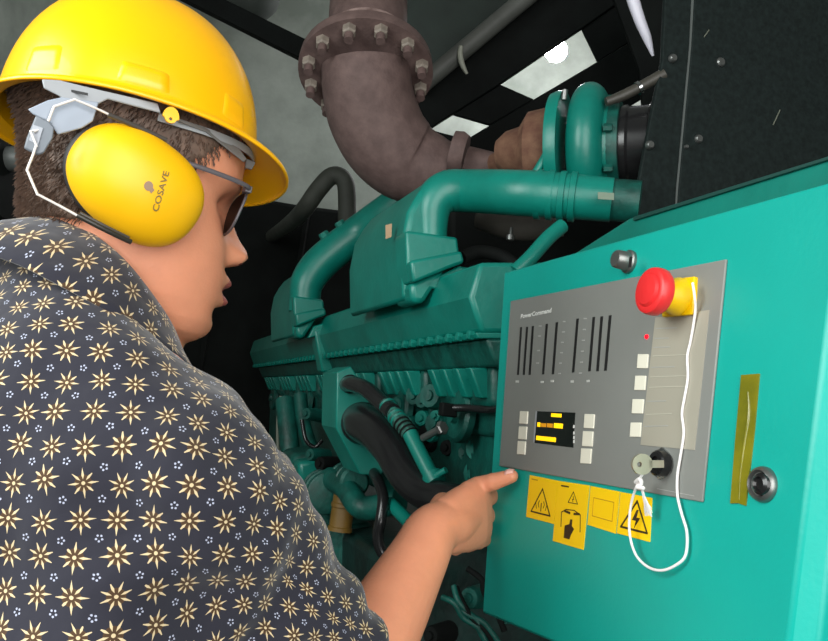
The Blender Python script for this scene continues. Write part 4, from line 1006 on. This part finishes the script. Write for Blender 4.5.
for t in (1.06, 1.03, 1.0, .8, .55, .3, .12, 0):
    ring = []
    for k in range(NA):
        a = 2 * math.pi * k / NA; w, dz = brim(a)
        x = math.cos(a); y = math.sin(a); p = .94
        rx, ry = HA * 1.02 + w * min(t, 1.0) + (.0012 if t > 1 else 0), HB_ * 1.02 + w * min(t, 1.0) + (.0012 if t > 1 else 0)
        z = dz * min(t, 1) ** .8 - (.0045 if t == 1.06 else (.0022 if t == 1.03 else 0))
        ring.append(bm.verts.new(G(rx * math.copysign(abs(x) ** p, x), ry * math.copysign(abs(y) ** p, y), z)))
    rings.append(ring)
for z in np.concatenate([np.linspace(.004, .11, 16), HH * np.sin(np.linspace(.83, 1.555, 16))]):
    if z <= 0.004 - 1e-9: continue
    rings.append([bm.verts.new(shell_pt(2 * math.pi * k / NA, float(z))) for k in range(NA)])
for a, b in zip(rings, rings[1:]):
    for k in range(NA): bm.faces.new((a[k], a[(k + 1) % NA], b[(k + 1) % NA], b[k]))
bm.faces.new(rings[-1])
sh_ = mesh_obj('shell', bm, HELM, hat, 60)
md = sh_.modifiers.new('s', 'SOLIDIFY'); md.thickness = .0028; md.offset = -1
def patch(name, a0, a1, z0, z1, h, taper=.12):
    b = new(); n_, m_ = 14, 6; g0 = []
    for j in range(m_ + 1):
        row = []
        for i in range(n_ + 1):
            s, t = i / n_, j / m_
            edge = min(s, 1 - s) / taper; e2 = min(t, 1 - t) / (taper * 1.6); k = max(0, min(1, edge, e2)); k = k * k * (3 - 2 * k)
            sl = (1 - t) * .0 + t * .06
            row.append(b.verts.new(shell_pt(a0 + (a1 - a0) * (sl + s * (1 - 2 * sl)), z0 + (z1 - z0) * t, -.001 + h * k)))
        g0.append(row)
    for j in range(m_):
        for i in range(n_): b.faces.new((g0[j][i], g0[j][i + 1], g0[j + 1][i + 1], g0[j + 1][i]))
    return mesh_obj(name, b, HELM, hat, 50)
RD = math.radians
for s in (1, -1):
    patch('side_boss', s * RD(86), s * RD(107), .003, .023, .003, .12)
    patch('side_boss', s * RD(129), s * RD(149), .004, .030, .0022, .12)
    patch('side_boss', s * RD(45), s * RD(63), .004, .030, .0022, .12)
# chin strap lug with its hole
lc = P(171, 117.5, .628); lx = GF; ly = GU
b = new(); ro = []; ri = []
for k in range(24):
    a = 2 * math.pi * k / 24; s_ = math.sin(a)
    ro.append(lc + lx * .0046 * math.cos(a) * (1.0 if s_ < 0 else 1.4) + ly * (.0046 * s_ if s_ < 0 else .009 * s_)); ri.append(lc - ly * .0012 + lx * .0013 * math.cos(a) + ly * .0013 * s_)
for th in (0, .0022): pass
A0 = [b.verts.new(p) for p in ro]; B0 = [b.verts.new(p) for p in ri]; A1 = [b.verts.new(p - HR * .0022) for p in ro]; B1 = [b.verts.new(p - HR * .0022) for p in ri]
for k in range(24):
    j = (k + 1) % 24; b.faces.new((A0[k], A0[j], B0[j], B0[k])); b.faces.new((A1[j], A1[k], B1[k], B1[j])); b.faces.new((A0[j], A0[k], A1[k], A1[j])); b.faces.new((B0[k], B0[j], B1[j], B1[k]))
mesh_obj('strap_lug', b, HELM, hat, 40)
# inner cradle
def hplate(name, px, Z0, m, parent, th=.002, bev=.0008):
    return mesh_obj(name, pr([P(x, y, z) for (x, y), z in zip(px, Z0 if isinstance(Z0, (list, tuple)) else [Z0] * len(px))], -HR * th), m, parent, bevel=bev)
def zs(px): return float(np.interp(px, [20, 40, 100, 160, 210, 250], [.578, .585, .605, .636, .668, .705]))
def band(name, pts, hw, m, parent, th=.0016):
    """strap following points with half heights along HU"""
    b = new(); q = catmull([tuple(p) + (h,) for p, h in zip(pts, hw)], 6); rows = []
    for a in q:
        c_ = Vector(a[:3]); out = (c_ - H(0, 0, .02)); out = (out - HU * out.dot(HU)).normalized()
        rows.append([b.verts.new(c_ + HU * a[3]), b.verts.new(c_ - HU * a[3]), b.verts.new(c_ - HU * a[3] - out * th), b.verts.new(c_ + HU * a[3] - out * th)])
    for r0, r1 in zip(rows, rows[1:]):
        for k in range(4): b.faces.new((r0[k], r0[(k + 1) % 4], r1[(k + 1) % 4], r1[k]))
    b.faces.new(rows[0]); b.faces.new(rows[-1][::-1])
    return mesh_obj(name, b, m, parent, 40)
hbpts = []
for deg in range(-90, 91, 20):
    a = RD(deg); f, r, u = head_local(.050, a); k = 1.10
    hbpts.append(H(f * k, r * k, .050 - .012 * (0.5 - 0.5 * math.cos(a))))
band('headband', hbpts, [.0032 for d in range(-90, 91, 20)], LGREYP, hat)
hplate('side_strap', [(42, 79), (60, 80), (100, 90), (158, 103), (161, 113), (134, 106), (108, 99), (98, 104), (92, 122), (72, 112), (60, 96), (44, 88)], [zs(x) - .004 for x in (42, 60, 100, 158, 161, 134, 108, 98, 92, 72, 60, 44)], LGREYP, hat)
hplate('strap_slot', [(71, 89.5), (88, 93), (88, 95.5), (71, 92)], zs(78) - .0065, SLOT, hat, .0006, 0)
hplate('nape_strap', [(28, 109), (48, 100), (62, 97), (99, 102), (93, 121), (82, 128), (58, 134.5), (50, 122), (33, 114)], [zs(x) - .007 for x in (28, 48, 62, 99, 93, 82, 58, 50, 33)], BGREYP, hat)
hplate('sweatband', [(178, 118), (205, 127), (239, 148), (247, 159), (244, 162), (230, 151), (206, 132), (180, 122)], [zs(x) - .002 for x in (178, 205, 240, 248, 243, 228, 206, 180)], mat('sweatband_grey', srgb(120, 118, 116), .7), hat)
hplate('brow_buckle', [(246, 158), (256, 162), (252, 170), (245, 168)], zs(250) - .004, ROD, hat)

# ------------------------------------------------------------------ ear defenders
cN = (HR * .97 + camvec(-.05, .18, 0)).normalized()
ccx = P(137, 185.5, .628)
cM = camvec(math.cos(RD(34)), math.sin(RD(34)), 0); cM = (cM - cN * cM.dot(cN)).normalized(); cW = cN.cross(cM).normalized()
if cW.dot(CD) < 0: cW = -cW
CA, CB, CH = .0535, .0408, .033
ear = thing('ear_defenders', ccx, "yellow ear defenders with a white wire headband over the man's ear", 'ear defenders')
def dome(x, y):
    q = min(1, abs(x / CA) ** 2.3 + abs(y / CB) ** 2.3); return CH * (1 - q) ** .5
def cup_mesh():
    b = new(); rings = []
    prof = [(.93, -.014), (.985, -.010), (1.0, -.004)] + [(math.cos(t), CH * math.sin(t) ** 1.0) for t in np.linspace(.0, math.pi / 2 - .02, 22)]
    for s, h in prof:
        ring = []
        for k in range(72):
            a = 2 * math.pi * k / 72; x = math.cos(a); y = math.sin(a); p = 2 / 2.3
            asym = 1 + .05 * x          # a little fuller at the lower front end
            ring.append(b.verts.new(ccx + cM * CA * s * math.copysign(abs(x) ** p, x) + cW * CB * s * asym * math.copysign(abs(y) ** p, y) + cN * h))
        rings.append(ring)
    for a, c in zip(rings, rings[1:]):
        for k in range(72): b.faces.new((a[k], a[(k + 1) % 72], c[(k + 1) % 72], c[k]))
    b.faces.new(rings[0][::-1]); b.faces.new(rings[-1]); return b
cup = mesh_obj('ear_cup', cup_mesh(), CUPM, ear, 60)
b = new(); ell(b, [(ccx - cN * .034, cM * .050, cW * .039), (ccx - cN * .030, cM * .055, cW * .043), (ccx - cN * .018, cM * .055, cW * .043), (ccx - cN * .012, cM * .050, cW * .039)], 40)
mesh_obj('cushion', b, mat('black_cushion', srgb(38, 36, 36), .6), ear, 60)
def on_cup(px, py, lift=.0004):
    d = ray(px, py); p = CAM + d * ((ccx + cN * CH * .85 - CAM).dot(cN) / d.dot(cN))
    for _ in range(8):
        v = p - ccx; x, y = v.dot(cM), v.dot(cW); h = dome(x, y / (1 + .05 * x / CA)) + lift
        p = CAM + d * ((ccx + cN * h - CAM).dot(cN) / d.dot(cN))
    return p
PRINT = mat('cup_print', srgb(122, 104, 52), .6)
ta0, ta1 = Vector((158.0, 212.0)), Vector((169.5, 172.0)); td = ta1 - ta0; tn = Vector((td.y, -td.x)) * -1
tn = Vector((-td.y, td.x)); tn = tn if tn.x < 0 else -tn       # letter tops point left
mesh_obj('cup_lettering', text_bm('COSAVE', 1.0, lambda x, y: on_cup(*(ta0 + td * x + tn * y * .78))), PRINT, cup, recalc=False)
b = new()
def disc(cx, cy, rx, ry, rot=0):
    ps = [(cx + rx * math.cos(t) * math.cos(rot) - ry * math.sin(t) * math.sin(rot), cy + rx * math.cos(t) * math.sin(rot) + ry * math.sin(t) * math.cos(rot)) for t in [2 * math.pi * k / 18 for k in range(18)]]
    b.faces.new([b.verts.new(on_cup(*p, .0005)) for p in ps])
disc(148.6, 186, 4.6, 4.9); b.faces.new([b.verts.new(on_cup(*p, .0006)) for p in ((149, 190), (152.5, 187), (154.6, 190), (151, 193.6))])
mesh_obj('cup_emblem', b, mat('emblem_print', srgb(150, 122, 98), .6), cup, recalc=False)
zr = .632
def wirepts(l): return [P(x, y, zs(x) - .012) for x, y, z in l]
WZ = .600
hw_ = mesh_obj('headband_wire', tube(new(), wirepts(((110, 115, .608), (93, 107, .604), (76, 100, .602), (74, 99.8, .602), (56, 106, .604), (54, 107, .604), (50, 117, .606), (47, 124, .608))), .00095, 8, 3), WIRE, ear, 60)
mesh_obj('headband_wire', tube(new(), wirepts(((36, 146, .612), (33, 155, .612), (27.5, 169, .612), (28, 172, .612), (37, 193, .614), (39, 195, .614), (60, 206, .616), (78, 216, .618))), .00095, 8, 3), WIRE, ear, 60)
mesh_obj('headband_wire', tube(new(), wirepts(((37, 147, .6065), (30.5, 131, .6065), (42, 129.5, .6065), (34, 132.5, .6065))), .0009, 8, 1), WIRE, ear, 60)
mesh_obj('cup_rod', tube(new(), wirepts(((108, 114.5, .610), (135, 126, .616), (166, 140, .626))), .0019, 10, 3), ROD, ear, 60)
mesh_obj('cup_rod', tube(new(), wirepts(((77, 215, .614), (104, 229, .612), (131, 242, .612))), .0021, 10, 3), mat('black_rod', srgb(44, 42, 36), .35), ear, 60)
mesh_obj('cup_rod', tube(new(), wirepts(((80, 213, .616), (104, 225.5, .614), (129, 238, .614))), .0013, 8, 3), ROD, ear, 60)
hplate('wire_clip', [(36, 115, ), (49, 121), (54.5, 127), (53, 138), (44, 153), (38, 155), (24, 148), (27, 137)], zs(38) - .012, GREYP, ear, .004, .0012)
hplate('clip_opening', [(33, 124.5), (43, 128), (38, 145), (29, 140)], zs(38) - .0125, mat('clip_light_grey', srgb(150, 154, 162), .5), ear, .0006, 0)

# ------------------------------------------------------------------ glasses
gls = thing('glasses', H(.095, 0, 0), 'dark tinted glasses with a thin grey temple worn by the man', 'glasses')
FRAMEM = mat('grey_frame', srgb(88, 84, 88), .35); LENS = mat('dark_lens', srgb(10, 11, 12), .4, spec=.06)
def lens_pt(s, a, r0=.034, hw=.026, hh=.019, off=0.0):
    x = math.cos(a); y = math.sin(a); p = .7
    r = s * (r0 + hw * math.copysign(abs(x) ** p, x)); u = -.003 + hh * math.copysign(abs(y) ** p, y)
    f = .0875 - 1.6 * (abs(r) - .01) ** 2 + .22 * u + off
    return H(f, r, u)
for s in (1, -1):
    b = new(); c0 = [b.verts.new(lens_pt(s, 2 * math.pi * k / 32)) for k in range(32)]; c1 = [b.verts.new(lens_pt(s, 2 * math.pi * k / 32, off=-.002)) for k in range(32)]
    b.faces.new(c0); b.faces.new(c1[::-1])
    for k in range(32): b.faces.new((c0[k], c0[(k + 1) % 32], c1[(k + 1) % 32], c1[k]))
    mesh_obj('lens', b, LENS, gls, 40)
    b = new(); loop = [lens_pt(s, 2 * math.pi * k / 32, off=-.001) for k in range(33)]
    mesh_obj('rim', tube(b, loop, .0013, 8, 1), FRAMEM, gls, 60)
    mesh_obj('temple', tube(new(), [H(.084, s * .060, .014), H(.082, s * .068, .0155), H(.066, s * .076, .016), H(.03, s * .080, .017), H(-.005, s * .079, .016)], .0022, 8, 4, squash=(HR, .55)), FRAMEM, gls, 60)
    mesh_obj('hinge', box(new(), H(.0835, s * .0615, .0145), HF * .003, HR * .005, HU * .003), FRAMEM, gls, bevel=.0006)
mesh_obj('bridge', tube(new(), [H(.0885, .009, .004), H(.0965, 0, .007), H(.0885, -.009, .004)], .0015, 8, 5), FRAMEM, gls, 60)
